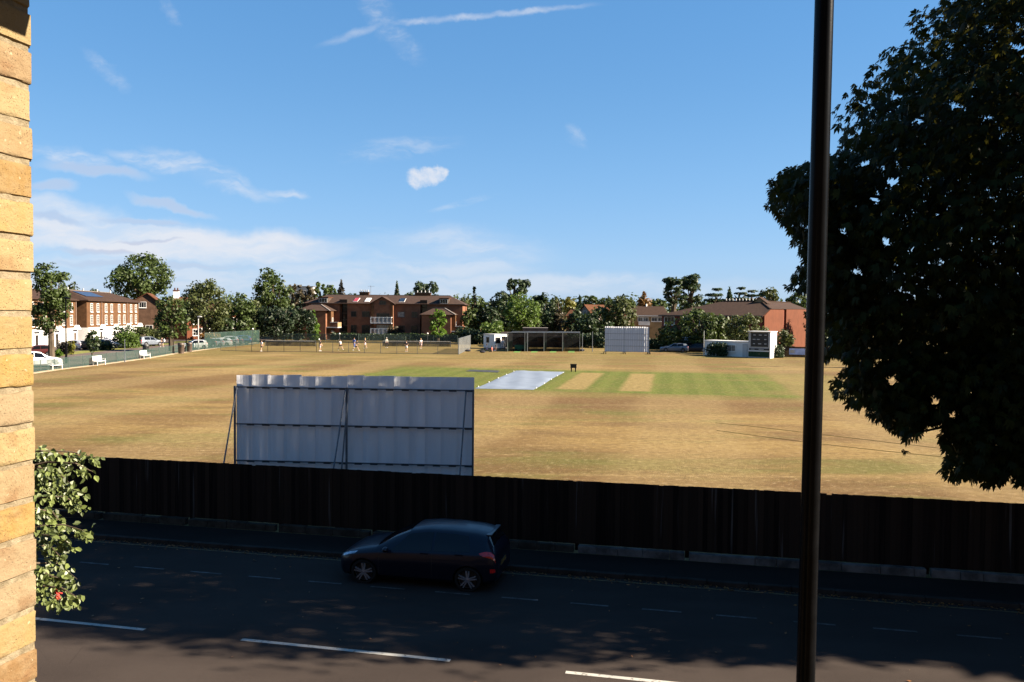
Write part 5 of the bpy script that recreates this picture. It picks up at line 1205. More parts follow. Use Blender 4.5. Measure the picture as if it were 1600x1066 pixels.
# ------------------------------------------------------------------ apartment block behind the tennis courts
def flats():
    Y = 188; a = P(478, 490, Y); a.z = 0; k = Y / F; X = lambda px: (px - 478) * k; Z = lambda py: 6.13 + (488.2 - py) * k
    root = thing('apartment_block', 'long brown brick apartment block with balconies and dark tiled roof behind the tennis courts', 'apartment block', a, rad(-1.2))
    W = X(723); br = MT['brickB']; D = 13
    ze = Z(474.5); zr = Z(460.5)
    m = MB()
    for x0, x1 in ((0, X(531)), (X(543), X(657)), (X(668), W)): m.box(x0, x1, 0, D, 0, ze - .12)
    m.box(X(531), X(543), 1.8, D - .1, 0, ze - .12).box(X(657), X(668), 1.8, D - .1, 0, ze - .12); m.build('wall', br, root)
    for x0, x1 in ((X(531), X(543)), (X(657), X(668))):
        s = bx('stair_window', root, 'glass', x0 + .15, x1 - .15, 1.70, 1.78, .3, ze + .5)
        for i in range(1, 6): f = MB(); f.box(x0 + .1, x1 - .1, 1.62, 1.69, i * 1.45, i * 1.45 + .16); f.build('glazing_bar', MT['frame_dark'], s)
    rf = hip('roof', root, MT['roofB'], 0, W, 0, D, ze, zr, 3.9, 3.9, .5)
    # pitched dark heads of the stair recesses cut into the roof
    for x0, x1 in ((X(531), X(543)), (X(657), X(668))): bx('stair_head', root, 'dark', x0, x1, -.30, 1.5, ze - .1, Z(468.5))
    # central gabled bay
    x0, x1, xm = X(582), X(616), X(599.5)
    b = MB(); b.prism([(x0, 0), (x1, 0), (x1, Z(474)), (xm, Z(465.2)), (x0, Z(474))], -1.1, -.01); bay = b.build('bay', br, root)
    gr = gable('bay_roof', root, MT['roofB'], x0, x1, -1.0, 6.0, Z(474.2), Z(464.6), .4); 
    window(bay, xm, Z(476), 1.5, .8, -1.1, fm='frame_dark', bars=(2, 0))
    for zt, zb in ((495.5, 504.5), (513, 522)):
        bl = MB(); z0 = Z(zb); bl.box(X(582.5), X(615), -2.6, -1.12, z0 - .18, z0 + .02); bo = bl.build('balcony', MT['white2'], root)
        r = MB(); xa, xb = X(582.5), X(615); z1 = Z(zt)
        r.box(xa, xb, -2.6, -2.5, z1 - .12, z1); r.box(xa, xb, -2.6, -2.5, z0 + .12, z0 + .20)
        n = 15
        for i in range(n + 1): x = xa + (xb - xa - .07) * i / n; r.box(x, x + .07, -2.59, -2.52, z0 + .2, z1 - .12)
        for i in range(0, 6): x = xa + (xb - xa - .14) * i / 5; r.box(x, x + .14, -2.61, -2.5, z0, z1 + .02)
        for y in (0, 1):
            xx = (xa, xb - .1)[y]; r.box(xx, xx + .1, -2.5, -1.15, z1 - .12, z1)
        r.build('railing', MT['white'], bo)
        window(bay, xm + .1, z0 + .15, 3.0, 2.0, -1.1, 'thin', fm='frame_dark', pm='glass' if zt < 500 else 'curtain', bars=(3, 0))
    for x in (X(584), X(613.5)): bx('balcony_pier', bay, 'brickA', x - .25, x + .25, -1.28, -1.11, 0, Z(474))
    # windows of the main front
    for px, w in ((553, 1.25), (572, 1.75), (627, 1.6), (648, 1.3)):
        window(root, X(px), Z(495.5), w, 1.25, 0, fm='frame_dark', pm='curtain' if px == 627 else 'glass', bars=(1, 0))
        d = window(root, X(px), Z(531), w + .1, 3.3, 0, 'thin', fm='frame_dark', pm='glass', bars=(1, 1))
    # projecting wings
    for (px0, px1, ey, ry, sd) in ((478, 520, 486.5, 477.2, 0), (665, 709, 491, 481.2, 1)):
        xa, xb = X(px0), X(px1); wz = Z(ey); wy = -6.5
        w = bx('wing', root, br, xa, xb, wy, -.01, 0, wz - .12)
        b = MB(); zz = Z(ry); ov = .5; v = [(xa - ov, wy - ov, wz), (xb + ov + .6, wy - ov, wz), (xb + ov + .6, -.02, wz), (xa - ov, -.02, wz), (xa + 2.3, wy + 2.6, zz), (xb - 1.6, wy + 2.6, zz), (xb - 1.6, -.02, zz), (xa + 2.3, -.02, zz)]
        b.add(v, [(0, 1, 5, 4), (1, 2, 6, 5), (3, 0, 4, 7), (4, 5, 6, 7), (3, 2, 1, 0), (2, 3, 7, 6)]); b.build('wing_roof', MT['roofB'], root)
        r = MB(); r.bar((xa + 2.3, wy + 2.6, zz + .05), (xb - 1.6, wy + 2.6, zz + .05), .3, .1); r.bar((xb - 1.6, wy + 2.6, zz + .05), (xb + ov + .6, wy - ov, wz + .05), .3, .1); r.build('ridge', MT['lead'], root)
        bx('lit_return', w, 'brickA', xb + .002, xb + .9, wy + 1.2, wy + 3.6, 0, wz - .14)
        for q in range(2):
            z0 = wz - 3.55 - 2.75 * q
            bo = bx('balcony', root, 'white2', xb + .02, xb + 2.6, wy + .3, wy + 3.9, z0 - .2, z0)
            bx('panel', bo, 'cream' if sd == 0 else 'brickA', xb + 2.5, xb + 2.6, wy + .3, wy + 3.9, z0, z0 + 1.0)
            bx('panel', bo, 'brickB', xb + .95, xb + 2.5, wy + .3, wy + .4, z0, z0 + 1.0)
            bx('cap', bo, 'white', xb + .9, xb + 2.66, wy + .24, wy + .46, z0 + 1.0, z0 + 1.08)
            window(w, 0, z0 + .1, 1.3, 1.9, (xb + .9, wy + 2.4), 'thin', rz=rad(90), pm='curtain')
    # end return on the right with its balconies
    for q in range(2):
        z0 = Z(500) - 2.9 * q; bo = bx('balcony', root, 'white2', W + .02, W + 1.9, 3, 6.5, z0 - .2, z0); bx('panel', bo, 'brickA', W + .02, W + 1.85, 3.0, 3.1, z0, z0 + 1.0); bx('panel', bo, 'cream', W + 1.8, W + 1.9, 3.1, 6.5, z0, z0 + 1.0)
    # dormers and roof lights (on the front slope)
    sl = (zr - ze) / (D / 2 + .5); yz = lambda z: -.5 + (z - ze) / sl
    for px0, px1, py in ((498, 513, 474), (687, 701, 479.5)):
        z0 = max(Z(py), ze + .1); z1 = z0 + 1.15; d = bx('dormer', root, 'frame_dark', X(px0), X(px1), yz(z0) - .1, yz(z1) + .6, z0 - .1, z1); bx('dormer_roof', d, 'roofC', X(px0) - .15, X(px1) + .15, yz(z0) - .35, yz(z1) + .8, z1, z1 + .14)
        window(d, (X(px0) + X(px1)) / 2, z0 + .05, X(px1) - X(px0) - .3, .95, yz(z0) - .1, 'thin', fm='white', bars=(2, 0))
    for px0, px1, mm in ((551, 557.5, 'red_blind'), (569, 576, 'white'), (623, 631, 'glass')):
        z0, z1 = ze + .35, ze + 1.15; y0, y1 = yz(z0), yz(z1)
        def slab_(name, xa, xb, e, m_, par): b = MB(); v = [(xa, y0 - e, z0 - e * sl + .05), (xb, y0 - e, z0 - e * sl + .05), (xb, y1 + e, z1 + e * sl + .05), (xa, y1 + e, z1 + e * sl + .05)]; t = .06 if e == 0 else .0; v = [(x, y, z + t) for x, y, z in v]; v += [(x, y, z + .06) for x, y, z in v]; b.add(v, [(3, 2, 1, 0), (4, 5, 6, 7), (0, 1, 5, 4), (1, 2, 6, 5), (2, 3, 7, 6), (3, 0, 4, 7)]); return b.build(name, m_, par)
        rl = slab_('roof_light', X(px0) - .08, X(px1) + .08, .09, MT['white'], root); slab_('pane', X(px0), X(px1), 0, MT[mm] if mm in MT else mat('red_blind', (.25, .03, .04), .5), rl)
    for px0, px1, h in ((553, 568, 456.5), (643, 668, 456.8)):
        c = bx('chimney', root, 'brickA', X(px0), X(px1), D / 2 - .3, D / 2 + .9, zr - 1, Z(h)); bx('cap', c, 'roofD', X(px0) - .12, X(px1) + .12, D / 2 - .42, D / 2 + 1.02, Z(h), Z(h) + .16)
        for i in range(4): t = MB(); t.lathe([(.13, 0), (.11, .5)], 8, Matrix.Translation((X(px0) + (i + .5) * (X(px1) - X(px0)) / 4, D / 2 + .3, Z(h) + .15))); t.build('chimney_pot', MT['white2'], c)
    b = MB(); x = X(571); b.tube([(x, D / 2, zr), (x, D / 2, Z(445))], .04, 6); zt = Z(446.5)
    for i in range(5): b.tube([(x - .5 + .3 * i, D / 2 - .4 + .02 * i, zt), (x - .5 + .3 * i, D / 2 + .4, zt)], .02, 5)
    b.tube([(x - .7, D / 2, zt), (x + .9, D / 2, zt)], .025, 5); b.build('aerial', MT['steel'], root)
flats()
hedge('hedge', 'dark clipped hedge along the foot of the apartment block', P(520, 490, 181).xy.to_3d(), P(722, 490, 180).xy.to_3d(), 1.6, 1.55, 'lf_hedge', 41, size=.34)
hedge('shrub', 'reddish rounded shrub below the white balconies of the flats', P(607, 490, 184.2).xy.to_3d(), P(622, 490, 184.2).xy.to_3d(), 2.0, 2.9, 'lf_copper', 42, 'shrub', size=.34)
hedge('hedge', 'tall dark hedge behind the pale chain link fence beside the hut', P(716, 490, 166).xy.to_3d(), P(756, 490, 162).xy.to_3d(), 2.5, 3.2, 'lf_hedge', 43, size=.4)
hedge('shrub', 'light green bushy shrub rising above the white hut', P(754, 490, 163).xy.to_3d(), P(784, 490, 163).xy.to_3d(), 4, 4.2, 'lf_light', 44, 'shrub', size=.4)

# ------------------------------------------------------------------ white townhouses on the left
def townhouses(a, c, n, label, setback, solar, zr_, dx=0.0):
    """a, c: ground points of the front's near and far corners"""
    d = c - a; L = d.length; root = thing('townhouse_block', label, 'townhouses', a, math.atan2(d.y, d.x)); ze = 7.75; D = 9.0
    w = bx('wall', root, 'brickA', 0, L, 0, D, 2.95, ze); bx('ground_floor', root, 'render', -.02, L + .02, -.30, D - .1, 0, 2.95)
    hip('roof', root, MT['roofA'], 0, L, 0, D, ze + .12, ze + zr_, 4.3, 4.3, .45)
    q = L / n
    for i in range(n):
        for f in (.30, .72):
            for z, h in ((3.45, 1.75), (5.75, 1.55)): window(root, q * (i + f), z, 1.12, h, 0, bars=(1, 3))
        x = q * (i + (.84 if i % 2 else .84)); p = MB(); p.prism([(x - 1.0, 2.7), (x + 1.0, 2.7), (x, 3.45)], -1.0, -.32); p.build('porch_gable', MT['white'], root)
        dr = bx('door', root, ['red', 'dark', 'frame_dark', 'dark'][i % 4] if i else 'dark', x - .45, x + .45, -.36, -.305, .05, 2.1); bx('handle', dr, 'rim', x + .3, x + .38, -.40, -.362, 1.0, 1.1)
        gx = q * (i + .35); g = bx('garage_door', root, 'white', gx - 1.3, gx + 1.3, -.34, -.305, .05, 2.2)
        if i % 2 == 0: downpipe(root, q * (i + .99), -.09, ze)
        b = MB(); b.lathe([(.14, 0), (.12, .6)], 8, Matrix.Translation((q * (i + .5), D / 2, ze + zr_ - .1))); b.build('flue', MT['white2'], root)
    if solar:
        zr = ze + zr_; sl = (zr_ - .12) / (D / 2 + .45); b = MB()
        x0, x1, y0, y1 = L * .12, L * .42, 1.3, 3.6; zf = lambda y: ze + .12 + sl * (y + .45) + .08
        v = [(x0, y0, zf(y0)), (x1, y0, zf(y0)), (x1, y1, zf(y1)), (x0, y1, zf(y1))]; v += [(x, y, z + .05) for x, y, z in v]; b.add(v, [(3, 2, 1, 0), (4, 5, 6, 7), (0, 1, 5, 4), (1, 2, 6, 5), (2, 3, 7, 6), (3, 0, 4, 7)])
        b.build('solar_panel', mat('solar_cells', (.02, .03, .06), .3, .3, 3, spec=.2), root)
A1, A2 = P(135.5, 490, 147), P(216.5, 490, 176)
for v in (A1, A2): v.z = 0
townhouses(A1, A2, 4, 'right hand row of brown brick townhouses with white ground floor and solar panels', 0, True, 1.95)
dv = (A2 - A1).normalized(); nvv = Vector((-dv.y, dv.x, 0)); B2 = A1 - dv * 1.2 + nvv * 1.4; B1 = B2 - dv * 23
townhouses(B1, B2, 3, 'left hand row of brown brick townhouses with white ground floor behind the narrow tree', 1, False, 1.8)

def gable_house():
    a = P(205, 490, 180); a.z = 0; k = 180 / F; X = lambda px: (px - 205) * k; Z = lambda py: 6.13 + (485 - py) * k
    root = thing('gabled_house', 'brown brick house with steep gable, orange tiled roof and white topped chimney', 'house', a, rad(18))
    b = MB(); b.prism([(0, 0), (6.6, 0), (6.6, Z(478)), (3.2, Z(459)), (0, Z(473))], 0, 11); b.build('wall', MT['brickE'], root)
    r = MB()
    for (xa, za, xb, zb) in ((-.4, Z(474.5), 3.2, Z(458.6)), (7.2, Z(481), 3.2, Z(458.6))):
        v = [(xa, -.4, za), (xb, -.4, zb), (xb, 11.4, zb), (xa, 11.4, za)]; v += [(x, y, z + .16) for x, y, z in v]; r.add(v, [(0, 1, 2, 3), (4, 5, 6, 7), (0, 1, 5, 4), (1, 2, 6, 5), (2, 3, 7, 6), (3, 0, 4, 7)])
    r.build('roof', MT['roofC'], root)
    window(root, 2.3, Z(481), 1.5, 1.3, 0, bars=(2, 0)); window(root, 3.6, Z(524), 1.5, 2.2, 0, bars=(1, 1))
    # cross wing to the right, carrying the chimney
    w = bx('side_wing', root, 'brickE', 6.6, 14, 2.2, 10, 0, Z(478)); hip('side_roof', root, MT['roofC'], 6.9, 14, 2.2, 10, Z(477.5), Z(463), .3, 2.5, .3)
    c = bx('chimney', root, 'white', 8.1, 9.3, 5.4, 6.8, Z(470), Z(453)); bx('cap', c, 'roofC', 8.0, 9.4, 5.3, 6.9, Z(453), Z(451.5))
    for x in (8.4, 9.0): p = MB(); p.lathe([(.16, 0), (.13, .5)], 8, Matrix.Translation((x, 6.1, Z(451.5)))); p.build('chimney_pot', MT['roofC'], c)
gable_house()
def orange_houses():
    for (px, Y, w, d, ze, zr, lab, ang) in ((292, 172, 7.5, 7, 5.4, 8.0, 'orange brick house half hidden behind the wide rounded tree', 58), (330, 180, 9, 7, 5.2, 7.6, 'second orange brick house with white porch behind the trees and parked cars', 62)):
        a = P(px, 490, Y); a.z = 0; root = thing('brick_house', lab, 'house', a, rad(ang)); bx('wall', root, 'brickC', 0, w, 0, d, 0, ze); gable('roof', root, MT['roofC'], 0, w, 0, d, ze, zr)
        for x in (w * .28, w * .72):
            for z in (.9, 3.3): window(root, x, z, 1.5, 1.4, 0, bars=(1, 1))
        dr = bx('door', root, 'white', w * .5 - .5, w * .5 + .5, -.06, -.005, 0, 2.1); bx('porch', root, 'white', w * .5 - 1.1, w * .5 + 1.1, -1.2, -.01, 2.3, 2.5)
        for x in (w * .5 - 1.0, w * .5 + .9): bx('porch_post', root, 'white', x, x + .1, -1.18, -1.08, 0, 2.3)
orange_houses()
def pillared_shed():
    a = P(334, 490, 166); a.z = 0; root = thing('carport', 'low cream wall with pale pillars behind the row of parked cars', 'carport', a, rad(22)); bx('wall', root, 'cream', 0, 6.5, 2.2, 2.4, 0, 2.0); bx('roof', root, 'roofA', -.3, 6.8, -.3, 2.6, 2.3, 2.5)
    for i in range(5): bx('pillar', root, 'cream', i * 1.55, i * 1.55 + .22, 0, .22, 0, 2.3)
pillared_shed()
def tall_post(px, y0, y1, lab, m, r, name='street_lamp', arm=True):
    p = G(px, y0); z = P(px, y1, p.y).z; root = thing(name, lab, 'street lamp' if arm else 'post', p); b = MB(); b.tube([(0, 0, 0), (0, 0, z * .25), (0, 0, z)], [r * 1.5, r, r * .7], 8); b.build('column', MT[m], root)
    if arm: l = MB(); l.ball((.25, -.1, z), (.4, .16, .12), 8); l.build('lantern', MT[m], root); l = MB(); l.ball((.28, -.1, z - .07), (.25, .11, .07), 8); l.build('lens', MT['lens'], root)
tall_post(103.5, 568, 466, 'black street lamp column in front of the left hand townhouses', 'pole', .10)
tall_post(291, 549, 492, 'thin dark street lamp column by the pale trunk at the road bend', 'pole', .09)
tall_post(310, 546, 495, 'pale grey lamp column beside the dark blue hatchback', 'white2', .10)
tall_post(195, 566, 530, 'slim grey sign post behind the mesh fence by the middle bench', 'steel', .05, 'sign_post', False)
# plants of the front gardens
def shrub(px, Y, w, h, m, lab, sd, d=None): p = P(px, 490, Y); p.z = 0; e = Vector((w / 2, 0, 0)); return hedge('shrub', lab, p - e, p + e, d or w * .8, h, m, sd, 'shrub', size=.26)
hedge('hedge', 'copper brown clipped hedge with yellow ivy beside the black lamp column', P(92, 490, 113).xy.to_3d(), P(107, 490, 113).xy.to_3d(), 1.4, 1.9, 'lf_plum', 51, size=.22)
shrub(111.5, 112.5, .7, 1.8, 'lf_yellow', 'yellow ivy at the right end of the copper hedge', 52)
shrub(89, 106, .8, 1.0, 'lf_bright', 'low bright green tuft at the foot of the narrow tree', 53)
shrub(164, 126, 2.2, 1.3, 'lf_hedge', 'dark rounded bush left of the silver saloon', 54)
shrub(191, 135, 2.6, 3.3, 'lf_blue', 'grey green bush in front of the right townhouses', 55)
shrub(200, 133, 2.6, 2.5, 'lf_light', 'bright green bush on the garden edge right of the silver saloon', 56)
shrub(213, 140, 2.2, 1.9, 'lf_copper', 'reddish brown shrub under the last townhouse door', 57)
shrub(222, 142, 2.4, 3.4, 'lf_olive', 'olive shrub at the corner of the right townhouses', 58)
shrub(242, 145, 2.0, 2.8, 'lf_olive', 'thin olive shrub beside the dark grey car', 59)
shrub(326, 154, 3.2, 2.0, 'lf_orange', 'orange brown hedge above the parked cars', 60)

# ------------------------------------------------------------------ hut, pavilion and cricket nets
def hut():
    a = G(772.5, 545.5); root = thing('portable_hut', 'white portable cabin with open door and dark windows beside the nets', 'hut', a, rad(38)); k = 145 / F; W, D, h = 2.9, 3.2, 2.45
    b = MB(); t = .08; xd0, xd1 = 1.55, 2.45
    b.box(0, xd0, 0, t, .12, h).box(xd1, W, 0, t, .12, h).box(xd0, xd1, 0, t, 2.15, h).box(0, t, t, D, .12, h).box(W - t, W, t, D, .12, h).box(t, W - t, D - t, D, .12, h).box(t, W - t, t, D - t, .12, .2); b.build('wall', MT['white'], root)
    bx('roof', root, 'white2', -.08, W + .08, -.08, D + .08, h, h + .1); bx('base', root, 'darksteel', .1, W - .1, .1, D - .1, 0, .12)
    dr = MB(); dr.box(0, .9, -.03, .03, .15, 2.12); o = dr.build('door', MT['darksteel'], root); o.location = (xd1, -.02, 0); o.rotation_euler = (0, 0, rad(-70)); bx('handle', o, 'rim', .78, .84, -.07, -.031, 1.05, 1.15)
    window(root, .75, 1.0, .95, 1.0, 0, 'thin', fm='frame_dark', bars=(0, 0)); window(root, 0, 1.05, .7, .95, (0, 1.9), 'thin', rz=rad(-90), fm='frame_dark', bars=(0, 0))
    s = bx('step', root, 'pave', xd0 - .1, xd1 + .1, -.5, -.09, 0, .1)
hut()
def pavilion():
    Y = 152; k = Y / F; a = P(786, 490, Y); a.z = 0; X = lambda px: (px - 786) * k; Z = lambda py: 6.13 + (490 - py) * k
    root = thing('pavilion', 'long low brown pavilion with flat roofs and raised middle block behind the cricket nets', 'pavilion', a, rad(-2)); bx('wall', root, 'brickE', 0, X(884), 0, 6, 0, Z(527.5)); bx('roof', root, 'roofD', -.6, X(886), -.9, 6.3, Z(526), Z(523.2)); bx('fascia', root, 'lead', -.62, X(886), -.96, -.905, Z(526.3), Z(524))
    u = bx('upper_block', root, 'roofD', X(817), X(856), 1.5, 6.0, Z(523), Z(513)); bx('upper_roof', root, 'roofA', X(816), X(874), 1.0, 6.3, Z(520), Z(518.5)) if False else None
    bx('cap', u, 'lead', X(816.5), X(856.5), 1.35, 6.1, Z(513), Z(512.2)); bx('rear_roof', root, 'roofD', -.5, X(817) - .02, 2, 6.2, Z(523), Z(520)); bx('rear_roof', root, 'roofD', X(856) + .02, X(884), 2, 6.2, Z(523), Z(520.3))
    for px in (800, 834, 866): window(root, X(px), 1.0, 1.5, 1.0, 0, fm='frame_dark')
pavilion()
def nets():
    root = thing('cricket_nets', 'black netted cricket practice cage with grey posts in front of the pavilion', 'cricket nets', G(792, 549)); o = G(792, 549); R_ = Vector((1, 0, 0)); pxs = (792.5, 819.5, 849.5, 878.5, 905.5); D = Vector((.8, 9.5, 0)); h = 3.05
    for i, px in enumerate(pxs):
        p = G(px, 549.5) - o
        for j, t in enumerate((0, .5, 1)):
            b = MB(); q = p + D * t; b.tube([q, q + Vector((0, 0, h))], .06 if j == 0 else .045, 8); b.build('post', MT['darksteel'], root)
            if i in (1, 4) and j == 0: b = MB(); b.tube([q + Vector((.45, 0, 0)), q + Vector((.45, 0, h))], .05, 8); b.build('post', MT['steel'], root)
        b = MB(); b.add([p, p + D, p + D + Vector((0, 0, h)), p + Vector((0, 0, h))], [(0, 1, 2, 3)]); b.build('side_net', MT['netting'], root)
        s = MB(); s.add([p + Vector((.07, 0, .02)), p + D + Vector((.07, 0, .02)), p + D + Vector((.07, 0, 1.5)), p + Vector((.07, 0, 1.5))], [(0, 1, 2, 3)]); s.build('lower_screen', meshmat('green_lower_screen', (.014, .032, .024), .75) if i == 0 else bpy.data.materials['green_lower_screen'], root)
    p0, p1 = G(pxs[0], 549.5) - o, G(pxs[-1], 549.5) - o; up = Vector((0, 0, h))
    b = MB(); b.add([p0 + up, p1 + up, p1 + D + up, p0 + D + up], [(0, 1, 2, 3)]); b.build('roof_net', MT['netting'], root)
    b = MB(); b.add([p0 + D, p1 + D, p1 + D + up, p0 + D + up], [(0, 1, 2, 3)]); b.build('back_net', MT['netting'], root)
    r = MB(); r.tube([p0 + up, p1 + up], .045, 6); r.tube([p0 + D + up, p1 + D + up], .04, 6); r.build('top_rail', MT['darksteel'], root)
    for i, px in enumerate(pxs[:-1]):
        q = G(px + 9, 551) - o; e = G(px + 19, 551) - o; b = MB(); b.add([q + Vector((0, 0, .015)), e + Vector((0, 0, .015)), e + D * .95 + Vector((0, 0, .015)), q + D * .95 + Vector((0, 0, .015))], [(0, 1, 2, 3)]); b.build('batting_mat', MT['matgreen'], root)
MT['matgreen'] = mat('green_artificial_turf', (.10, .19, .05), .9, .2, 2)
nets()
def roller():
    root = thing('net_trolley', 'dark green covered trolley standing inside the first bay of the nets', 'trolley', G(812, 548.7), 0); b = MB(); b.box(-.85, .75, -.4, .4, .25, 1.0); b.build('body', mat('dark_green_cover', (.02, .075, .05), .7, .2, 3), root, bevel=.06)
    for x in (-.6, .5):
        w = MB(); w.lathe([(.01, -.06), (.2, -.06), (.2, .06), (.01, .06)], 14, Matrix.Translation((x, -.36, .2)) @ Matrix.Rotation(rad(90), 4, 'X')); w.build('wheel', MT['tyre'], root)
    hd = MB(); hd.tube([(-.8, 0, .9), (-1.05, 0, 1.15), (-1.05, .3, 1.15)], .03, 6); hd.build('handle', MT['steel'], root)
roller()
tall_post(925.5, 549.5, 518, 'thin grey post standing alone between the nets and the far white screen', 'steel', .05, 'net_post', False)
hedge('hedge', 'dark hedge and undergrowth behind the gap between nets and far screen', P(872, 490, 153).xy.to_3d(), P(950, 490, 150).xy.to_3d(), 2, 2.6, 'lf_hedge', 45, size=.36)

hedge('hedge', 'low dark hedge added behind the cars for the shade under the trees', P(1012, 490, 147).xy.to_3d(), P(1102, 490, 143).xy.to_3d(), 1.6, 1.9, 'lf_hedge', 46, size=.34)  # added hedge; its dark foliage stands in for shade under the trees
# ------------------------------------------------------------------ buildings on the right
def red_building():
    a = P(1191, 490, 140); a.z = 0; th = rad(35); root = thing('red_building', 'large red brick building with long brown hipped roof and bright orange end wall', 'building', a, th)
    # local x runs back along the lit end wall turned 90: use u (front, to the left) and v (end wall, to the back)
    e = Vector((-1, 0, 0)); W, D = 18.4, 26.0; ze = 6.1
    # local frame: +y goes back along the end wall? front edge runs along -x, end wall along +y (rotated so that +y = (.574,.819))
    root.rotation_euler = (0, 0, -th)
    fr = bx('wall', root, 'brickD', -W, -.01, 0, D, 0, ze)
    b = MB(); b.prism([(0, 0), (10.6, 0), (10.6, 7.25), (3.2, 7.2), (0, 6.05)], 0, .4); o = b.build('end_wall', MT['brickC'], root); o.rotation_euler = (0, 0, rad(90)); o.location = (.41, 0, 0)
    b = MB(); b.prism([(12.2, 0), (D, 0), (D, 7.4), (12.2, 7.3)], 0, .4); o = b.build('end_wall', MT['brickC'], root); o.rotation_euler = (0, 0, rad(90)); o.location = (.41, 0, 0)
    bx('recess', root, 'brickD', -.05, .05, 10.6, 12.2, 0, 7.2)
    b = MB(); ov = .5; zr = 8.75
    v = [(-W - ov, -ov, ze), (.3, -ov, ze), (.3, D * .5, ze + 1.3), (-W - ov, D + ov, ze), (-W + 7.2, 8.5, zr), (-2.6, 8.0, zr), (.35, D, 7.3), (-6, D, zr - .4)]
    b.add([(-W - ov, -ov, ze), (.3, -ov, ze - .02), (-3.0, 8.2, zr), (-W + 8.5, 8.2, zr), (-W - ov, D, ze), (-W + 8.5, D, zr), (-3.0, D, zr), (.42, 3.2, 7.28), (.42, D, 7.45)], [(0, 1, 2, 3), (0, 3, 5, 4), (3, 2, 6, 5), (1, 7, 2), (7, 8, 6, 2), (0, 4, 8, 7, 1)])
    b.build('roof', MT['roofA'], root)
    g = bx('soffit_board', root, 'frame_dark', -W - ov, .25, -ov - .04, -ov + .02, ze - .22, ze + .02)
    r = MB(); r.bar((-W + 8.5, 8.2, zr + .06), (-3.0, 8.2, zr + .06), .3, .12); r.bar((-3.0, 8.2, zr + .06), (-3.0, D, zr + .06), .3, .12); r.bar((-3.0, 8.2, zr + .05), (.42, 3.2, 7.33), .25, .12); r.build('ridge', MT['roofA'], root)
    for i in range(11):
        x = -W + 9 + i * .62; v_ = MB(); v_.lathe([(.10, 0), (.10, .22), (.16, .26), (.02, .36)], 8, Matrix.Translation((x, 8.2, zr + .1))); v_.build('roof_vent', MT['white'], root)
    gl = MB(); gl.prism([(-1.3, 0), (1.3, 0), (0, .95)], -.5, 1.2); o = gl.build('gablet', MT['cream'], root); o.location = (-3.0, 7.9, zr - .35); o2 = gable('gablet_roof', root, MT['roofA'], -4.3, -1.7, 7.4, 9.3, zr - .35, zr + .62, .15, .1)
    for x, st in ((-16.9, 1), (-13.6, 0), (-10.8, 1), (-7.6, 1), (-4.3, 1)):
        for z, h in ((4.3, 1.5), (2.15, 1.5), (.55, 1.3)):
            window(root, x, z, 2.0 if st else 1.5, h, 0, bars=(2, 0), pm='curtain' if not st else 'glass')
            if st and x < -16: bx('bay_panel', root, 'brickD', x - 1.05, x + 1.05, -.20, -.002, z - .5, z - .1)
red_building()
def back_flats():
    a = P(938, 490, 196); a.z = 0; k = 196 / F; X = lambda px: (px - 938) * k; Z = lambda py: 6.13 + (491.5 - py) * k
    root = thing('apartment_block', 'cream and white low flats with long brown roof left of the red building', 'apartment block', a, rad(-2)); W = X(1042); bx('wall', root, 'cream', 0, W, 0, 9, 0, Z(494)); hip('roof', root, MT['roofA'], 0, W, 0, 9, Z(492.5), Z(478), 5, .6, .4, ridge=False); bx('gutter', root, 'white', -.4, W + .4, -.58, -.42, Z(494), Z(492.8))
    for px in (1001, 1008, 1022, 1032): window(root, X(px), Z(502), 1.4, 1.0, 0)
    bo = bx('balcony', root, 'white', X(997), X(1014), -1.4, -.02, Z(508), Z(502.5)); bx('cap', bo, 'white2', X(997) - .05, X(1014) + .05, -1.46, -.02, Z(502.5), Z(501.8))
    c = MB(); c.lathe([(.2, 0), (.18, .7)], 8, Matrix.Translation((X(1013), 4.5, Z(479)))); c.build('flue', MT['white'], root)
back_flats()
def grey_gable():
    a = P(903, 490, 186); a.z = 0; k = 186 / F; X = lambda px: (px - 903) * k; Z = lambda py: 6.13 + (491 - py) * k
    root = thing('gabled_house', 'house with grey brown gable end and long reddish brown roof among dark trees', 'house', a, rad(-22)); w = 4.6
    b = MB(); b.prism([(0, 0), (w, 0), (w, Z(491)), (w / 2, Z(477.2)), (0, Z(491))], 0, 12); b.build('wall', mat('grey_render', (.2, .165, .14), .9), root); g = gable('roof', root, MT['roofC'], 0, w, 0, 12, Z(491), Z(477.0), .3)
    root.rotation_euler = (0, 0, rad(-52)); window(root, w / 2, Z(492), 1, .9, 0)
    a = P(886, 490, 215); a.z = 0; root = thing('brick_house', 'small distant house roof of orange tiles left of the grey gable', 'house', a, rad(-10)); bx('wall', root, 'brickB', 0, 5.5, 0, 6, 0, 5.6); hip('roof', root, MT['roofC'], 0, 5.5, 0, 6, 5.6, 7.3, 1, 1)
    window(root, 2.7, 3.6, 1.3, 1.1, 0)
grey_gable()
def white_tower():
    a = P(470, 490, 480); a.z = 0; root = thing('tower_block', 'distant white tower block glimpsed through the copper trees', 'building', a); W = 14; bx('wall', root, 'white2', -W / 2, W / 2, 0, 10, 0, 20.5); bx('roof', root, 'roofD', -W / 2 - .2, W / 2 + .2, -.2, 10.2, 20.5, 20.9)
    for i in range(4):
        for j in range(6): window(root, -4.8 + i * 3.2, 2 + j * 3, 1.8, 1.4, 0)
white_tower()
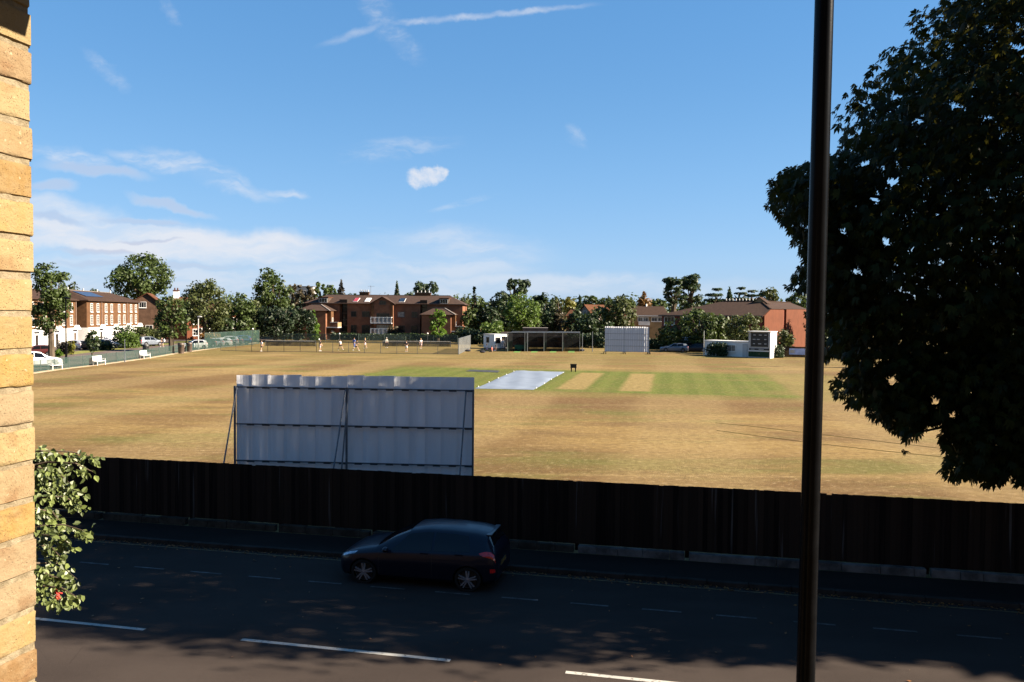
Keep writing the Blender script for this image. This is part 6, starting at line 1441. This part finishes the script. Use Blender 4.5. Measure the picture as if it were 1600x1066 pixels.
def scoreboard():
    a = G(1203, 560); th = rad(-35); root = thing('scoreboard', 'white cricket scoreboard hut with black number panels facing the pitch', 'scoreboard', a, th); W, D, h = 3.15, 2.6, 3.75
    bx('cabin', root, 'white2', -W, 0, .02, D, 0, h); bx('side_panel', root, 'white', .002, .12, -.3, D, 0, h + .02)
    bx('roof', root, 'white', -W - .1, .2, -.34, D + .1, h + .02, h + .12)
    pn = bx('number_panel', root, 'black', -W + .35, -.3, -.05, .015, 1.62, h - .12)
    r = random.Random(3)
    for z, row in ((3.25, (.35, 1.15, 1.95)), (2.62, (.25, .85, 1.95)), (1.98, (.3, 1.05, 1.95))):
        for x in row: bx('number_plate', pn, 'white2', -W + .35 + x, -W + .35 + x + r.uniform(.3, .5), -.075, -.051, z, z + .13)
    f = MB(); f.box(-W + .35, -.3, -.07, -.052, 2.25, 2.29).box(-W + .35, -.3, -.07, -.052, 2.9, 2.94)
    f.build('panel_divider', MT['darksteel'], pn)
    bx('frame', root, 'white2', -W, -W + .30, -.08, .015, 1.45, h); bx('frame', root, 'white2', -.26, 0, -.08, .015, 1.45, h)
    st = bx('strip_board', root, 'black', -W + .1, -.12, -.06, .015, 1.12, 1.36); bx('board_text', st, 'white2', -W + .35, -W + .9, -.08, -.061, 1.19, 1.29); bx('board_text', st, 'white2', -W + 1.5, -.9, -.08, -.061, 1.19, 1.29)
    bx('shelf', root, 'white', -W, .0, -.12, .015, .92, 1.08); lp = bx('lower_panel', root, mat('dark_green_panel', (.02, .045, .022), .7, .2, 3), -W, -.06, -.05, .015, .16, .9); bx('emblem', lp, 'cream', -W / 2 - .1, -W / 2 + .1, -.07, -.051, .5, .62)
    c = a + Matrix.Rotation(th, 3, 'Z') @ Vector((-W - .03, .35, 0)); e = G(1101, 555); d = e - c; root = thing('white_outbuilding', 'low white walled outbuilding running left from the scoreboard', 'outbuilding', e, math.atan2(-d.y, -d.x)); L = d.length
    bx('wall', root, 'render', 0, L, 0, 2.4, 0, 2.2); bx('coping', root, 'white', -.06, L, -.08, 2.46, 2.2, 2.32)
    window(root, L * .62, .75, 1.35, 1.0, 0, pm='curtain', bars=(1, 0)); window(root, L * .44, .7, .8, 1.1, 0, pm='curtain')
    dr = bx('door', root, 'white2', L * .86, L * .86 + .85, -.05, -.003, 0, 1.95); bx('handle', dr, 'rim', L * .86 + .7, L * .86 + .78, -.09, -.052, .95, 1.05)
scoreboard()
hedge('hedge', 'dark rounded clipped bush in front of the white outbuilding', G(1107, 556), G(1134, 557), 1.5, 2.05, 'lf_hedge', 61, size=.22, wob=.05)
hedge('shrub', 'tiny dark shrub at the foot of the white outbuilding wall', G(1149, 556.5), G(1156, 557), .5, .55, 'lf_hedge', 62, 'shrub', size=.16)
hedge('shrub', 'leafy branches hanging over the lit right side of the scoreboard', G(1213, 559.5), G(1222, 559), 1.0, 1.7, 'lf_dark', 63, 'shrub', size=.22)
tall_post(1099.5, 556, 517, 'slim white post at the left end of the white outbuilding', 'white2', .05, 'flag_pole', False)
def back_fence():
    p, q = G(1216, 557.5), G(1420, 562); d = q - p; root = thing('board_fence', 'dark brown board fence along the far right field edge behind the lamp column', 'fence', p, math.atan2(d.y, d.x)); L = d.length; fm = mat('dark_brown_boards', (.035, .022, .016), .9, .4, 5, stretch=(1, 1, .1)); n = 8
    for i in range(n): 
        b = MB(); x = L * i / n
        while x < L * (i + 1) / n - .05: b.box(x, x + .18, 0, .03 + random.uniform(0, .02), 0, 1.55 + random.uniform(-.02, .02)); x += .19
        b.build('panel', fm, root); bx('post', root, 'barkdark', L * i / n - .06, L * i / n + .06, .05, .17, 0, 1.6)
    for (px, py, w, lab, m1) in ((1249, 552, 2.9, 'blue and white banner hung on the dark board fence left of the lamp column', (.30, .38, .62)), (1308, 556, 2.4, 'bright blue banner on the dark board fence right of the lamp column', (.03, .18, .55))):
        c = G(px, 559); root2 = thing('banner', lab, 'banner', c, math.atan2(d.y, d.x)); 
        b = MB(); N = 12
        v = []
        for i in range(N + 1):
            x = -w / 2 + w * i / N; y = -.22 + .02 * math.sin(i * 1.3); v += [(x, y, .45), (x, y, 1.35), (x, y + .01, .45), (x, y + .01, 1.35)]
        b.add(v, [(4 * i, 4 * i + 4, 4 * i + 5, 4 * i + 1) for i in range(N)] + [(4 * i + 2, 4 * i + 3, 4 * i + 7, 4 * i + 6) for i in range(N)]); b.build('sheet', mat('banner_print', m1, .6, .15, 2), root2)
        bx('print', root2, 'white2', -w / 2 + .15, -w / 2 + .75, -.262, -.256, .7, 1.15)
back_fence()
